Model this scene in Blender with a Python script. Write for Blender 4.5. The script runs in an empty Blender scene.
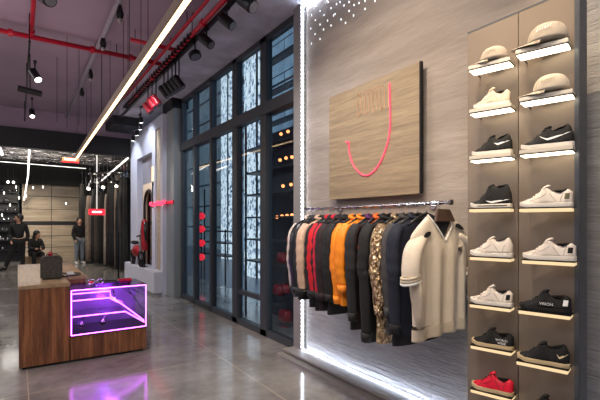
import bpy, bmesh, math, random
from math import sin, cos, tan, atan, pi, radians as R
from mathutils import Vector, Matrix, noise
random.seed(7)
S = bpy.context.scene
COL = S.collection
V = Vector
# ------------------------------------------------------------------ camera
TH = R(33.9); FPX = 420.0; HOR = 223.0; EYE = 1.55
cd = bpy.data.cameras.new('camera'); cam = bpy.data.objects.new('camera', cd); COL.objects.link(cam)
cam.location = (0, 0, EYE); cam.rotation_euler = (pi/2, 0, -TH)
cd.sensor_width = 36; cd.lens = FPX/600*36; cd.shift_y = (HOR-200)/600; cd.clip_start = .05; cd.clip_end = 200
S.camera = cam
FW = V((sin(TH), cos(TH), 0)); RT = V((cos(TH), -sin(TH), 0)); UP = V((0, 0, 1))
def P(u, v, X=None, Y=None, Z=None):
    d = FW + RT*((u-300)/FPX) + UP*((HOR-v)/FPX)
    if X is not None: t = X/d.x
    elif Y is not None: t = Y/d.y
    else: t = (Z-EYE)/d.z
    return V((0, 0, EYE)) + d*t

# ------------------------------------------------------------------ materials
def srgb(c):
    return tuple(((x/255)/12.92 if x/255 <= .04045 else (((x/255)+.055)/1.055)**2.4) for x in c)
class NT:
    def __init__(s, name):
        s.m = bpy.data.materials.new(name); s.m.use_nodes = True
        s.t = s.m.node_tree; s.t.nodes.clear()
        s.out = s.n('ShaderNodeOutputMaterial')
    def n(s, typ, **kw):
        x = s.t.nodes.new(typ)
        for k, v in kw.items(): setattr(x, k, v)
        return x
    def l(s, a, b): s.t.links.new(a, b)
    def coords(s, scale=(1, 1, 1), rot=(0, 0, 0), kind='Object'):
        tc = s.n('ShaderNodeTexCoord'); mp = s.n('ShaderNodeMapping')
        mp.inputs['Scale'].default_value = scale; mp.inputs['Rotation'].default_value = rot
        s.l(tc.outputs[kind], mp.inputs['Vector']); return mp.outputs['Vector']
    def noise(s, vec, scale=5, detail=4, rough=.55):
        x = s.n('ShaderNodeTexNoise'); x.inputs['Scale'].default_value = scale
        x.inputs['Detail'].default_value = detail; x.inputs['Roughness'].default_value = rough
        s.l(vec, x.inputs['Vector']); return x.outputs['Fac']
    def ramp(s, fac, stops):
        r = s.n('ShaderNodeValToRGB'); e = r.color_ramp.elements
        while len(e) < len(stops): e.new(.5)
        for i, (p, c) in enumerate(stops):
            e[i].position = p; e[i].color = (*c, 1) if len(c) == 3 else c
        s.l(fac, r.inputs['Fac']); return r.outputs['Color']
    def bump(s, h, strength=.3, dist=.01):
        b = s.n('ShaderNodeBump'); b.inputs['Strength'].default_value = strength
        b.inputs['Distance'].default_value = dist; s.l(h, b.inputs['Height']); return b.outputs['Normal']
    def bsdf(s, **kw):
        b = s.n('ShaderNodeBsdfPrincipled')
        for k, v in kw.items():
            i = b.inputs[k.replace('_', ' ')]
            if hasattr(v, 'is_linked') or hasattr(v, 'links'): s.l(v, i)
            else: i.default_value = v
        s.l(b.outputs[0], s.out.inputs['Surface']); return b
MC = {}
def mat(name, rgb, rough=.5, metal=0., var=.12, scale=12, bump=.0, stretch=(1, 1, 1), bscale=None, sheen=0, coat=0, bdist=.01):
    if name in MC: return MC[name]
    t = NT(name); c = srgb(rgb); vec = t.coords(stretch)
    f = t.noise(vec, scale)
    lo = tuple(x*(1-var) for x in c); hi = tuple(min(1, x*(1+var)) for x in c)
    col = t.ramp(f, [(.3, lo), (.7, hi)])
    kw = dict(Base_Color=col, Roughness=rough, Metallic=metal)
    if bump: kw['Normal'] = t.bump(t.noise(vec, bscale or scale*4), bump, bdist)
    b = t.bsdf(**kw)
    if sheen: b.inputs['Sheen Weight'].default_value = sheen
    if coat: b.inputs['Coat Weight'].default_value = coat; b.inputs['Coat Roughness'].default_value = .1
    MC[name] = t.m; return t.m
def emit(name, col, strength, base=None):
    if name in MC: return MC[name]
    base = base or tuple(.35*x for x in col)
    t = NT(name)
    t.bsdf(Base_Color=(*base, 1), Roughness=.4, Emission_Color=(*col, 1), Emission_Strength=strength)
    MC[name] = t.m; return t.m

def m_floor():
    t = NT('polished_concrete'); vec = t.coords()
    n1 = t.noise(vec, 1.3, 8, .65); n2 = t.noise(vec, 9, 6, .6)
    mx = t.n('ShaderNodeMath', operation='ADD'); t.l(n1, mx.inputs[0])
    m2 = t.n('ShaderNodeMath', operation='MULTIPLY'); t.l(n2, m2.inputs[0]); m2.inputs[1].default_value = .35
    t.l(m2.outputs[0], mx.inputs[1])
    c = t.ramp(mx.outputs[0], [(.42, srgb((104, 101, 96))), (.62, srgb((134, 130, 124))), (.85, srgb((160, 156, 150)))])
    tc = t.n('ShaderNodeTexCoord'); mp = t.n('ShaderNodeMapping'); mp.inputs['Location'].default_value = (-.08, -.8, 0)
    t.l(tc.outputs['Object'], mp.inputs['Vector'])
    b = t.n('ShaderNodeTexBrick', offset=0.0, squash=1.0)
    for k, v in (('Scale', 1), ('Mortar Size', .006), ('Mortar Smooth', .2), ('Brick Width', 1.865), ('Row Height', 3.73)): b.inputs[k].default_value = v
    t.l(mp.outputs[0], b.inputs['Vector'])
    b.inputs['Color1'].default_value = b.inputs['Color2'].default_value = (0, 0, 0, 1); b.inputs['Mortar'].default_value = (1, 1, 1, 1)
    mix = t.n('ShaderNodeMix', data_type='RGBA'); t.l(b.outputs['Fac'], mix.inputs[0]); t.l(c, mix.inputs[6]); mix.inputs[7].default_value = (*srgb((178, 168, 150)), 1)
    rr = t.ramp(n1, [(.3, (.08,)*3), (.7, (.17,)*3)])
    t.bsdf(Base_Color=mix.outputs[2], Roughness=rr, Normal=t.bump(n2, .04, .01), Specular_IOR_Level=1.0, IOR=1.75)
    return t.m
def m_plaster():
    t = NT('brushed_plaster'); vec = t.coords((1, .35, 2.2))
    n1 = t.noise(vec, 2.2, 9, .65); n2 = t.noise(vec, 14, 6, .6)
    c = t.ramp(n1, [(.3, srgb((132, 122, 113))), (.55, srgb((152, 141, 131))), (.75, srgb((170, 159, 148)))])
    t.bsdf(Base_Color=c, Roughness=.75, Normal=t.bump(n2, .35, .02)); return t.m
def m_rough():
    t = NT('rough_brick_plaster')
    tc = t.n('ShaderNodeTexCoord'); sx = t.n('ShaderNodeSeparateXYZ'); cx = t.n('ShaderNodeCombineXYZ')
    t.l(tc.outputs['Object'], sx.inputs[0]); t.l(sx.outputs['Y'], cx.inputs['X']); t.l(sx.outputs['Z'], cx.inputs['Y'])
    b = t.n('ShaderNodeTexBrick'); b.inputs['Scale'].default_value = 1; b.inputs['Brick Width'].default_value = .5
    b.inputs['Row Height'].default_value = .05; b.inputs['Mortar Size'].default_value = .008; b.inputs['Mortar Smooth'].default_value = 1
    b.inputs['Color1'].default_value = (1, 1, 1, 1); b.inputs['Color2'].default_value = (.6, .6, .6, 1); b.inputs['Mortar'].default_value = (.6, .6, .6, 1)
    t.l(cx.outputs[0], b.inputs['Vector'])
    vec = t.coords((1, .35, 3)); n = t.noise(vec, 8, 9, .72)
    a = t.n('ShaderNodeMath', operation='MULTIPLY_ADD'); t.l(n, a.inputs[0]); a.inputs[1].default_value = 3.0; t.l(b.outputs['Color'], a.inputs[2])
    c = t.ramp(n, [(.3, srgb((172, 170, 170))), (.7, srgb((212, 209, 208)))])
    t.bsdf(Base_Color=c, Roughness=.75, Normal=t.bump(a.outputs[0], .9, .04)); return t.m
def m_wood(name, c1, c2, c3, axis='z', rough=.4, sc=3):
    t = NT(name); st = {'z': (9, 9, .5), 'x': (.5, 9, 9), 'y': (9, .5, 9)}[axis]
    vec = t.coords(st); n1 = t.noise(vec, sc, 8, .65); n2 = t.noise(vec, sc*5, 5, .7)
    a = t.n('ShaderNodeMath', operation='MULTIPLY_ADD'); t.l(n2, a.inputs[0]); a.inputs[1].default_value = .5; t.l(n1, a.inputs[2])
    c = t.ramp(a.outputs[0], [(.5, srgb(c1)), (.75, srgb(c2)), (.98, srgb(c3))])
    t.bsdf(Base_Color=c, Roughness=rough, Normal=t.bump(n2, .08, .005)); return t.m
def m_glass(name, tint=(.85, .92, 1), rough=0.0):
    t = NT(name); g = t.n('ShaderNodeBsdfGlossy'); g.inputs['Roughness'].default_value = .02
    tr = t.n('ShaderNodeBsdfTransparent'); tr.inputs[0].default_value = (*tint, 1)
    lw = t.n('ShaderNodeLayerWeight'); lw.inputs[0].default_value = .5
    f = t.n('ShaderNodeMath', operation='POWER'); t.l(lw.outputs['Facing'], f.inputs[0]); f.inputs[1].default_value = 4
    f2 = t.n('ShaderNodeMath', operation='MULTIPLY_ADD'); t.l(f.outputs[0], f2.inputs[0]); f2.inputs[1].default_value = .6; f2.inputs[2].default_value = .03
    mx = t.n('ShaderNodeMixShader'); t.l(f2.outputs[0], mx.inputs[0]); t.l(tr.outputs[0], mx.inputs[1]); t.l(g.outputs[0], mx.inputs[2])
    t.l(mx.outputs[0], t.out.inputs['Surface']); return t.m
def m_foil():
    t = NT('crinkled_foil'); vec = t.coords((1, 1, 1)); n = t.noise(vec, 1.8, 5, .8)
    v = t.n('ShaderNodeTexVoronoi'); v.inputs['Scale'].default_value = 2.5; t.l(vec, v.inputs['Vector'])
    a = t.n('ShaderNodeMath', operation='ADD'); t.l(n, a.inputs[0]); t.l(v.outputs['Distance'], a.inputs[1])
    c = t.ramp(n, [(.42, (.03, .028, .026)), (.60, (.85, .8, .76))])  # dark and bright patches put the foil's sparkle into the colour
    t.bsdf(Base_Color=c, Metallic=.8, Roughness=.22, Normal=t.bump(a.outputs[0], 1, 1.2)); return t.m
def m_sequin():
    t = NT('gold_sequins'); vec = t.coords((1, 1, .55))
    v = t.n('ShaderNodeTexVoronoi'); v.inputs['Scale'].default_value = 70; t.l(vec, v.inputs['Vector'])
    n = t.noise(vec, 40, 5, .7)
    c = t.ramp(n, [(.38, srgb((96, 74, 54))), (.5, srgb((190, 158, 118))), (.62, srgb((250, 228, 190)))])
    t.bsdf(Base_Color=c, Metallic=.7, Roughness=.28, Normal=t.bump(v.outputs['Distance'], 1, .02)); return t.m
def m_city(name, seed, c0, c1, c2, strength, sc=(3, 3, 1.2)):
    # a lit glass facade across the street: it gives off its own light
    t = NT(name); vec = t.coords(sc)
    v = t.n('ShaderNodeTexVoronoi'); v.inputs['Scale'].default_value = 2.2; t.l(vec, v.inputs['Vector'])
    n = t.noise(vec, 3+seed, 8, .75)
    a = t.n('ShaderNodeMath', operation='ADD'); t.l(n, a.inputs[0])
    m2 = t.n('ShaderNodeMath', operation='MULTIPLY'); t.l(v.outputs['Distance'], m2.inputs[0]); m2.inputs[1].default_value = .25; t.l(m2.outputs[0], a.inputs[1])
    c = t.ramp(a.outputs[0], [(.5, c0), (.58, c1), (.64, c2)] if strength > 1 else [(.5, c0), (.62, c1), (.76, c2)])
    t.bsdf(Base_Color=(.05, .06, .07, 1), Roughness=.5, Emission_Color=c, Emission_Strength=strength); return t.m

M = dict(
 floor=m_floor(), plaster=m_plaster(), rough=m_rough(),
 ceiling=mat('ceiling_paint', (160, 138, 152), .8, var=.08, scale=1.5),
 soffit=mat('soffit_plaster', (186, 184, 196), .75, var=.28, scale=2.5, bump=.2, bscale=10),
 beam=mat('black_beam_paint', (22, 21, 23), .6), steel=mat('dark_window_steel', (62, 66, 70), .4, .1, var=.06),
 pillar=mat('grey_pillar_metal', (138, 143, 144), .42, .15, var=.08, scale=2, stretch=(1, 1, .2)),
 fin=mat('pale_metal_fin', (150, 146, 142), .4, .2, var=.04), plinth=mat('plinth_stone', (140, 134, 128), .45, var=.1, scale=4),
 blackmetal=mat('black_metal', (20, 20, 22), .4, .4), chrome=mat('chrome', (210, 210, 212), .14, 1., var=.03),
 white=mat('white_paint', (200, 202, 212), .55, var=.03), whitewall=mat('white_plaster', (196, 198, 212), .6, var=.03, scale=2),
 red=mat('red_pipe_paint', (190, 14, 44), .38, var=.1), walnut=m_wood('walnut', (62, 35, 20), (124, 76, 44), (172, 114, 70)),
 top=m_wood('pale_wood_top', (128, 104, 78), (162, 136, 104), (186, 160, 128), 'y', .35), farwood=m_wood('far_wall_boards', (128, 114, 98), (172, 156, 134), (200, 184, 160), 'x', .5, 1.5),
 signwood=m_wood('sign_board_wood', (112, 97, 78), (142, 124, 98), (164, 146, 116), 'y', .42, 2.5),
 glass=m_glass('window_glass', (.82, .9, .96)), clear=m_glass('clear_acrylic', (.93, .9, .97)), foil=m_foil(), sequin=m_sequin(),
 bronze=mat('bronze_panel', (128, 116, 104), .42, .15, var=.07, scale=1.2, stretch=(1, 1, 1.5)), dark=mat('dark_display_black', (14, 14, 16), .5),
 bronze_edge=mat('grey_panel_edge', (92, 96, 102), .4, .6), shelfwhite=mat('cream_shelf_slab', (214, 206, 190), .45, var=.03),
 warm=emit('warm_linear_light', (1, .66, .34), 5), cool=emit('cool_led', (.70, .80, 1), 36), dotled=emit('white_pin_led', (.9, .94, 1), 2.2),
 neon=emit('purple_neon', (.72, .12, 1), 8), jneon=emit('red_neon', (1, .05, .12), 2.2), redglow=emit('red_sign_glow', (1, .012, .03), 2.6),
 signtext=emit('sign_white_text', (1, .9, .8), 3), orangeglow=emit('orange_glow', (1, .28, .08), 4), faintneon=emit('faint_pink_letters', (1, .32, .22), .12, (.55, .36, .24)),
 shelfglow=emit('shelf_diffuser', (1, .74, .42), .82), shelfhot=emit('bright_shelf_diffuser', (1, .84, .6), 5.5), lamp=emit('lamp_lens', (1, .9, .75), 10),
 coollamp=emit('cool_lamp_lens', (.85, .92, 1), 12), strip=emit('white_strip', (1, .95, .88), 3), asphalt=mat('wet_asphalt', (96, 112, 138), .3, var=.2, scale=2),
 skin=mat('skin', (196, 150, 124), .5, var=.04), hair=mat('dark_hair', (18, 14, 14), .5), stone=mat('charcoal_felt', (70, 68, 62), .9, var=.35, scale=30, bump=.6),
)

# ------------------------------------------------------------------ mesh helpers
class MB:
    def __init__(s): s.bm = bmesh.new()
    def box(s, x0, x1, y0, y1, z0, z1, mtx=None):
        vs = [s.bm.verts.new((mtx @ V(p)) if mtx else p) for p in ((x0,y0,z0),(x1,y0,z0),(x1,y1,z0),(x0,y1,z0),(x0,y0,z1),(x1,y0,z1),(x1,y1,z1),(x0,y1,z1))]
        for f in ((0,3,2,1),(4,5,6,7),(0,1,5,4),(1,2,6,5),(2,3,7,6),(3,0,4,7)): s.bm.faces.new([vs[i] for i in f])
        return s
    def loft(s, rings, cap=True, closed=True):
        rr = [[s.bm.verts.new(p) for p in r] for r in rings]; n = len(rr[0])
        for a, b in zip(rr, rr[1:]):
            for i in range(n if closed else n-1):
                j = (i+1) % n
                s.bm.faces.new((a[i], a[j], b[j], b[i]))
        if cap:
            s.bm.faces.new(rr[0][::-1]); s.bm.faces.new(rr[-1])
        return s
    def tube(s, pts, r, n=10, cap=True, flat=1.0):
        pts = [V(p) for p in pts]; rs = r if isinstance(r, (list, tuple)) else [r]*len(pts)
        rings = []; prev = None
        for i, p in enumerate(pts):
            d = (pts[min(i+1, len(pts)-1)] - pts[max(i-1, 0)]).normalized()
            if prev is None:
                a = V((0, 0, 1)) if abs(d.z) < .9 else V((1, 0, 0)); x = d.cross(a).normalized()
            else: x = (prev - d*prev.dot(d)).normalized()
            prev = x; y = d.cross(x)
            rings.append([p + (x*cos(t)+y*sin(t)*flat)*rs[i] for t in [2*pi*k/n for k in range(n)]])
        return s.loft(rings, cap)
    def ball(s, c, r, n=12, m=8, sc=(1, 1, 1)):
        c = V(c); rings = []
        for j in range(1, m):
            t = pi*j/m
            rings.append([c+V((sc[0]*r*sin(t)*cos(2*pi*k/n), sc[1]*r*sin(t)*sin(2*pi*k/n), sc[2]*r*cos(t))) for k in range(n)])
        return s.loft(rings[::-1])
    def poly(s, pts, thick):        # outline pts in 3D, extruded by vector thick
        a = [s.bm.verts.new(p) for p in pts]; b = [s.bm.verts.new(V(p)+V(thick)) for p in pts]
        s.bm.faces.new(a[::-1]); s.bm.faces.new(b); n = len(a)
        for i in range(n): s.bm.faces.new((a[i], a[(i+1) % n], b[(i+1) % n], b[i]))
        return s
    def build(s, name, m, parent=None, smooth=False, bevel=0, sub=0, kind=None, label=None):
        bmesh.ops.recalc_face_normals(s.bm, faces=s.bm.faces[:])
        if bevel: bmesh.ops.bevel(s.bm, geom=[e for e in s.bm.edges if e.calc_face_angle(0) > .6], offset=bevel, segments=2, affect='EDGES', clamp_overlap=True)
        me = bpy.data.meshes.new(name); s.bm.to_mesh(me); s.bm.free(); me.materials.append(m)
        if smooth:
            for p in me.polygons: p.use_smooth = True
        o = bpy.data.objects.new(name, me); COL.objects.link(o)
        if parent: o.parent = parent
        if sub:
            q = o.modifiers.new('s', 'SUBSURF'); q.levels = q.render_levels = sub
        if kind: o['kind'] = kind
        if label: o['label'] = label
        return o
def tag(o, label, cat, group=None, kind=None):
    o['label'] = label; o['category'] = cat
    if group: o['group'] = group
    if kind: o['kind'] = kind
    return o
def empty(name, loc, label, cat, group=None, rz=0):
    o = bpy.data.objects.new(name, None); COL.objects.link(o); o.location = loc; o.rotation_euler = (0, 0, rz)
    o.empty_display_size = .05
    return tag(o, label, cat, group)
def copy_tree(o, parent=None):
    c = o.copy(); COL.objects.link(c)
    if parent: c.parent = parent
    for ch in list(o.children): copy_tree(ch, c)
    return c
def struct(mb, name, m, label, **kw):
    o = mb.build(name, m, kind='structure', **kw); o['label'] = label; return o
def text(name, body, size, m, parent, loc, rot, ext=.001, align='CENTER', sx=1.0):
    c = bpy.data.curves.new(name, 'FONT'); c.body = body; c.size = size; c.extrude = ext; c.align_x = align; c.align_y = 'CENTER'
    c.materials.append(m); o = bpy.data.objects.new(name, c); COL.objects.link(o); o.location = loc; o.rotation_euler = rot; o.scale = (sx, 1, 1)
    dg = bpy.context.evaluated_depsgraph_get(); me = bpy.data.meshes.new_from_object(o.evaluated_get(dg))
    COL.objects.unlink(o); bpy.data.objects.remove(o); q = bpy.data.objects.new(name, me); COL.objects.link(q); q.location = loc; q.rotation_euler = rot; q.scale = (sx, 1, 1)
    if parent: q.parent = parent
    return q
WALLROT = (pi/2, 0, -pi/2)      # text on a face that looks towards -X, read along -Y

# ------------------------------------------------------------------ setting
struct(MB().box(-5, 4.2, -2.5, 24, -.1, 0), 'floor', M['floor'], 'polished grey concrete floor with pale joints')
struct(MB().box(-5, 2.0, -2.5, 12.45, 4.36, 4.46), 'ceiling', M['ceiling'], 'dark purplish painted ceiling')
struct(MB().box(2.0, 2.95, -2.5, 12.45, 4.11, 4.46), 'ceiling_soffit', M['soffit'], 'lower mottled grey plaster strip of ceiling above the windows')
struct(MB().box(-5, 4.2, 12.2, 12.45, 3.38, 3.86), 'ceiling_beam', M['beam'], 'black beam crossing the ceiling')
struct(MB().box(-5, 4.2, 12.35, 12.45, 3.86, 4.36), 'trim_11', M['ceiling'], 'purplish upstand above the black beam')
struct(MB().box(-5.1, -5, -2.5, 24, 0, 4.46), 'wall_left', M['whitewall'], 'plain side wall')
struct(MB().box(-5, 4.2, -2.6, -2.5, 0, 4.46), 'wall_front', M['whitewall'], 'plain wall behind the viewer')
struct(MB().box(-5, 4.2, 23.9, 24, 0, 4.46), 'wall_back', M['dark'], 'dark far wall')
# sign wall: frame fin, recessed plaster, plinth
struct(MB().box(2.80, 2.95, 1.12, 4.03, 1.02, 4.11), 'wall_right', M['plaster'], 'brushed grey-brown plaster wall behind the clothes')
struct(MB().box(2.80, 2.95, 1.12, 4.03, 0, 1.02), 'trim_1', M['rough'], 'rough whitewashed brick band low on the plaster wall')
struct(MB().box(2.80, 2.95, -2.5, 1.12, 0, 4.11), 'trim_2', M['rough'], 'rough brick band beside the shoe panel')
struct(MB().box(2.74, 2.86, 4.07, 4.22, .0, 4.11).box(2.86, 2.95, 4.03, 4.22, 0, 4.11), 'trim_3', M['fin'], 'pale metal fin between window and plaster wall', bevel=.004)
struct(MB().box(2.58, 2.80, -2.5, 4.22, .052, .075).box(2.66, 2.80, -2.5, 4.22, .03, .052).box(2.50, 2.80, -2.5, 4.22, 0, .036), 'baseboard_right', M['plinth'], 'low grey plinth with a dark slit at the foot of the wall')
# LED frame round the plaster wall
t = NT('dotted_led'); vec = t.coords(); w = t.n('ShaderNodeTexWave', wave_type='BANDS', bands_direction='Z'); w.inputs['Scale'].default_value = 6.5
t.l(vec, w.inputs['Vector']); c = t.ramp(w.outputs['Fac'], [(.3, (.03, .035, .04)), (.7, (1, 1, 1))])
em = t.n('ShaderNodeMix', data_type='RGBA', blend_type='MULTIPLY'); em.inputs[0].default_value = 1; t.l(c, em.inputs[6]); em.inputs[7].default_value = (.78, .86, 1, 1)
t.bsdf(Base_Color=(.7, .7, .7, 1), Emission_Color=em.outputs[2], Emission_Strength=16.0)
led = empty('led_strip', (2.775, 4.055, .08), 'cool white LED strip edging the plaster wall beside the window and along its foot', 'light strip')
MB().box(-.02, -.004, -.004, .016, 0, 4.0).build('upright_strip', t.m, led)
MB().box(-.018, -.010, -5.0, -.012, .0, .006).build('foot_strip', M['cool'], led)
MB().box(-.018, -.006, -5.0, .016, 3.985, 4.0).build('head_strip', M['cool'], led)
# ------------------------------------------------------------------ pin lights in the plaster wall, upper corner
pins = [(328,2),(327,.4),(336.5,4),(340,2),(344,5.5),(349,2),(354,5),(359,3),(365,1),(316,6),(320,11),(324,15),(331,8),(333.5,15.5),(311.5,15),(315.3,20),(320,24.5),(327.5,20.5),(331,25.5),(323.5,29.5),(335,14),(341,19.5),(349,11),(353.5,15.5),(365,9),(375,1),(310.7,28.5),(315,34),(320,39),(311.5,43.5),(345.5,23)]
pin0 = None
for (u, v) in pins:
    p = P(u, v, X=2.797)
    if pin0 is None:
        pin0 = MB().ball((0, 0, 0), .008, 10, 6, (.35, 1, 1.4)).build('pin_light', M['dotled'], smooth=True); o = pin0
    else: o = pin0.copy(); COL.objects.link(o)
    o.location = p; tag(o, 'tiny white pin light set in the upper corner of the plaster wall', 'light', 'pin lights in the plaster wall')

# ------------------------------------------------------------------ windows
WX0, WX1 = 2.80, 2.90
ys = [4.22, 5.08, 6.0, 6.98, 7.82, 8.6]
fr = MB()
fr.box(WX0, WX1, 4.22, 8.6, 0, .09).box(WX0, WX1, 4.22, 8.6, 4.03, 4.11).box(WX0-.02, WX1, 4.22, 9.05, 3.03, 3.19)
for i, y in enumerate(ys):
    w = .05 if i in (0, 3, 4) else .09
    fr.box(WX0, WX1, y-(.0 if i == 0 else w), y+(.09 if i == 0 else w if i < 5 else 0.0), 0, 4.11)
win = struct(fr, 'window_1', M['steel'], 'tall black steel framed shop window', bevel=.006)
for i in range(5):
    for (z0, z1) in ((.09, 3.03), (3.19, 4.03)):
        MB().box(WX0+.045, WX0+.055, ys[i]+.05, ys[i+1]-.05, z0, z1).build('pane', M['glass'], win)
MB().box(WX0+.02, WX1-.02, 5.13, 5.92, .46, .53).build('rail', M['steel'], win)
struct(MB().box(2.66, 2.95, 8.6, 9.12, 0, 4.11), 'pillar', M['pillar'], 'grey metal clad pillar between window and white display wall', bevel=.01)
struct(MB().box(2.60, 2.95, 8.55, 9.2, 3.92, 4.11), 'trim_4', M['blackmetal'], 'black cap at the head of the grey pillar')
# street outside
struct(MB().box(2.95, 30, 1, 40, -.25, -.12), 'street', M['asphalt'], 'dark street outside the window')
def building(name, x0, x1, y0, y1, h, m, label, nb=0, glassm=None):
    b = empty(name, (x0, y0, -.12), label, 'building')
    MB().box(0, x1-x0, 0, y1-y0, 0, h).build('facade', m, b)
    st = MB()
    st.box(-.05, 0, 0, .05, 0, h)
    for k in range(1, int(h/1.4) if x1-x0 > 1 else 0): st.box(-.06, 0, 0, y1-y0, k*1.4-.05, k*1.4+.05)
    st.build('floor_bands', M['steel'], b)
    for k in range(nb):
        g = MB(); z = 3.4+k*1.5
        g.box(-.5, -.06, .15, y1-y0-.15, z, z+.08)
        g.tube([(-.5, .15, z+.6), (-.5, y1-y0-.15, z+.6)], .02, 6)
        for q in range(9): g.tube([(-.5, .2+q*(y1-y0-.4)/8, z+.08), (-.5, .2+q*(y1-y0-.4)/8, z+.6)], .012, 5)
        g.build('balcony', M['blackmetal'], b)
    return b
cityA = m_city('lit_facade_white', 1, (.01, .02, .03), (.22, .34, .5), (.95, 1, 1), 1.15, (4, 4, 2.2))
cityB = m_city('lit_facade_blue', 2, (.10, .16, .22), (.17, .26, .35), (.26, .38, .48), .8, (.3, .3, .12))
cityC = m_city('dim_facade', 3, (.08, .11, .12), (.12, .16, .18), (.17, .21, .24), .8, (.5, .5, .2))
def seg(u0, u1, X): return P(u1, 200, X=X).y, P(u0, 200, X=X).y
y0, y1 = seg(244, 258, 6.0); building('lit_tower', 6.0, 6.3, y0, y1, 9, cityA, 'white lit lattice tower seen through the fourth pane of the window')
y0, y1 = seg(221, 228.5, 8.0); building('lit_tower', 8.0, 8.3, y0, y1, 10, cityA, 'slimmer white lit tower seen through the middle pane of the window')
y0, y1 = seg(229, 300, 10.5); building('city_building', 10.5, 13, y0-2, y1, 14, cityB, 'blue lit building with railed balconies across the street', 5)
y0, y1 = seg(180, 229, 10.5); building('city_building', 10.5, 13, y0+.1, y1+8, 12, cityC, 'dim grey-blue building across the street behind the far panes')
# rack, glowing balls and red blocks standing in for reflections in the nearest pane
rk = empty('reflection_rack', (3.25, 4.80, -.12), 'open metal rack standing in for the shoe wall reflected in the nearest window pane', 'rack')
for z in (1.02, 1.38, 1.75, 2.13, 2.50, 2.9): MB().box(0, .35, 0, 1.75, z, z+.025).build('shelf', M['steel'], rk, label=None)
MB().box(.35, .37, .0, 1.8, 0, 3.2).build('back_panel', mat('pane_dark', (44, 48, 58), .4, var=.5, scale=4), rk)  # dark sheet added behind the rack to darken the nearest pane
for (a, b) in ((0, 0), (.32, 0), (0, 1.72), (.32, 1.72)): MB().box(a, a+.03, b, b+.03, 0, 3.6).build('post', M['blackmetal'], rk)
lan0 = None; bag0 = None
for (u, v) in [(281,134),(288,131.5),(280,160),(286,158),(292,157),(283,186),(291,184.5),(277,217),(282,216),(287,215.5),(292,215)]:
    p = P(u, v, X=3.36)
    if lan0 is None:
        lan0 = empty('reflected_glow', p, '', 'lantern'); MB().ball((0, 0, 0), .026, 10, 8).build('globe', M['orangeglow'], lan0, smooth=True); MB().box(-.012, .012, -.012, .012, .02, .05).build('cap', M['blackmetal'], lan0); o = lan0
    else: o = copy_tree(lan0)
    o.location = p; tag(o, 'small glowing orange ball standing in for a light reflected in the window', 'lantern', 'orange glows on the reflection rack')
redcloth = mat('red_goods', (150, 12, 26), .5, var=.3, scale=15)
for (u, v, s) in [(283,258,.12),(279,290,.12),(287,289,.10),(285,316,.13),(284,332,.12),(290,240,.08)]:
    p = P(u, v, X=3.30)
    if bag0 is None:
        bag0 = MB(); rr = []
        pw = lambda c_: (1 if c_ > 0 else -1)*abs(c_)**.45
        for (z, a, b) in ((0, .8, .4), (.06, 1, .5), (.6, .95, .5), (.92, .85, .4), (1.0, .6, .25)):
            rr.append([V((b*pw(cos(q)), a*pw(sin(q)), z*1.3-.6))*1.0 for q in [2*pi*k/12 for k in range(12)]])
        bag0.loft(rr); bag0 = bag0.build('reflected_red', redcloth, smooth=True); o = bag0
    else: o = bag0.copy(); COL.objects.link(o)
    o.location = p; o.scale = (s, s, s); tag(o, 'dark red block standing in for red goods reflected in the window', 'bag', 'red blocks on the reflection rack')
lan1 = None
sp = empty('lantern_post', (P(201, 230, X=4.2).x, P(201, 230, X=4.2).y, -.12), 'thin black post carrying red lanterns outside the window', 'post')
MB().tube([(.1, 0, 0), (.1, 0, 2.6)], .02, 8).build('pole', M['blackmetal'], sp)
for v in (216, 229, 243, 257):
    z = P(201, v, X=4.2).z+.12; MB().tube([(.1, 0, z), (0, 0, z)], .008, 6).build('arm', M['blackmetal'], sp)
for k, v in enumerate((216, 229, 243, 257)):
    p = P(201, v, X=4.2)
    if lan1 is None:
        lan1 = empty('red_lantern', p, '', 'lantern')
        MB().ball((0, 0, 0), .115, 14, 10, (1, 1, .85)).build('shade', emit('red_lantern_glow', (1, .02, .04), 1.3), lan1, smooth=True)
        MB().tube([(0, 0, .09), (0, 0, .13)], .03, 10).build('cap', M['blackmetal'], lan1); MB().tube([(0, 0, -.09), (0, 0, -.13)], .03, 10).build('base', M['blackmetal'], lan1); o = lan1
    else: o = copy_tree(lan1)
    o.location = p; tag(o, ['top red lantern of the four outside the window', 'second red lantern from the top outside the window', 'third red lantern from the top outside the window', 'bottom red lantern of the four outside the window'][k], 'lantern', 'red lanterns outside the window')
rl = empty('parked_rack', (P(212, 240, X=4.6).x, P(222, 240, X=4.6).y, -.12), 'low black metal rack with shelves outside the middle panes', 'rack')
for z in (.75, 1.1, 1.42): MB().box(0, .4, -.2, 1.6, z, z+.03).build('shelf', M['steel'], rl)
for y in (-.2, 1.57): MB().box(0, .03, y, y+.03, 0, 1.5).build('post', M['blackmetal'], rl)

# ------------------------------------------------------------------ white display wall with niches
ww = MB()
X0, X1 = 2.58, 2.9
N1, N2, M1, M2 = 10.0, 11.45, 9.28, 9.72   # niche openings along Y
ww.box(X0, X1, 9.12, M1, 0, 3.9).box(X0, X1, M2, N1, 0, 3.9).box(X0, X1, N2, 12.2, 0, 3.9)
ww.box(X0, X1, M1, M2, 3.65, 3.9).box(X0, X1, N1, N2, 3.2, 3.9).box(X0, X1, M1, M2, 0, .5).box(X0, X1, N1, N2, 0, .5)
ww.box(2.85, X1, M1, N2, 0, 3.9)
struct(ww, 'wall_display', M['whitewall'], 'white display wall with two tall niches')
struct(MB().box(2.4, X0, 9.14, 12.1, .05, .5).box(2.46, X0, 9.2, 12.1, 0, .05), 'trim_5', M['white'], 'white bench-height ledge below the display niches', bevel=.01)
struct(MB().box(2.62, 2.66, M1, M2, .5, 3.65), 'trim_6', M['farwood'], 'narrow wooden panel in the nearer niche')
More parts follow.
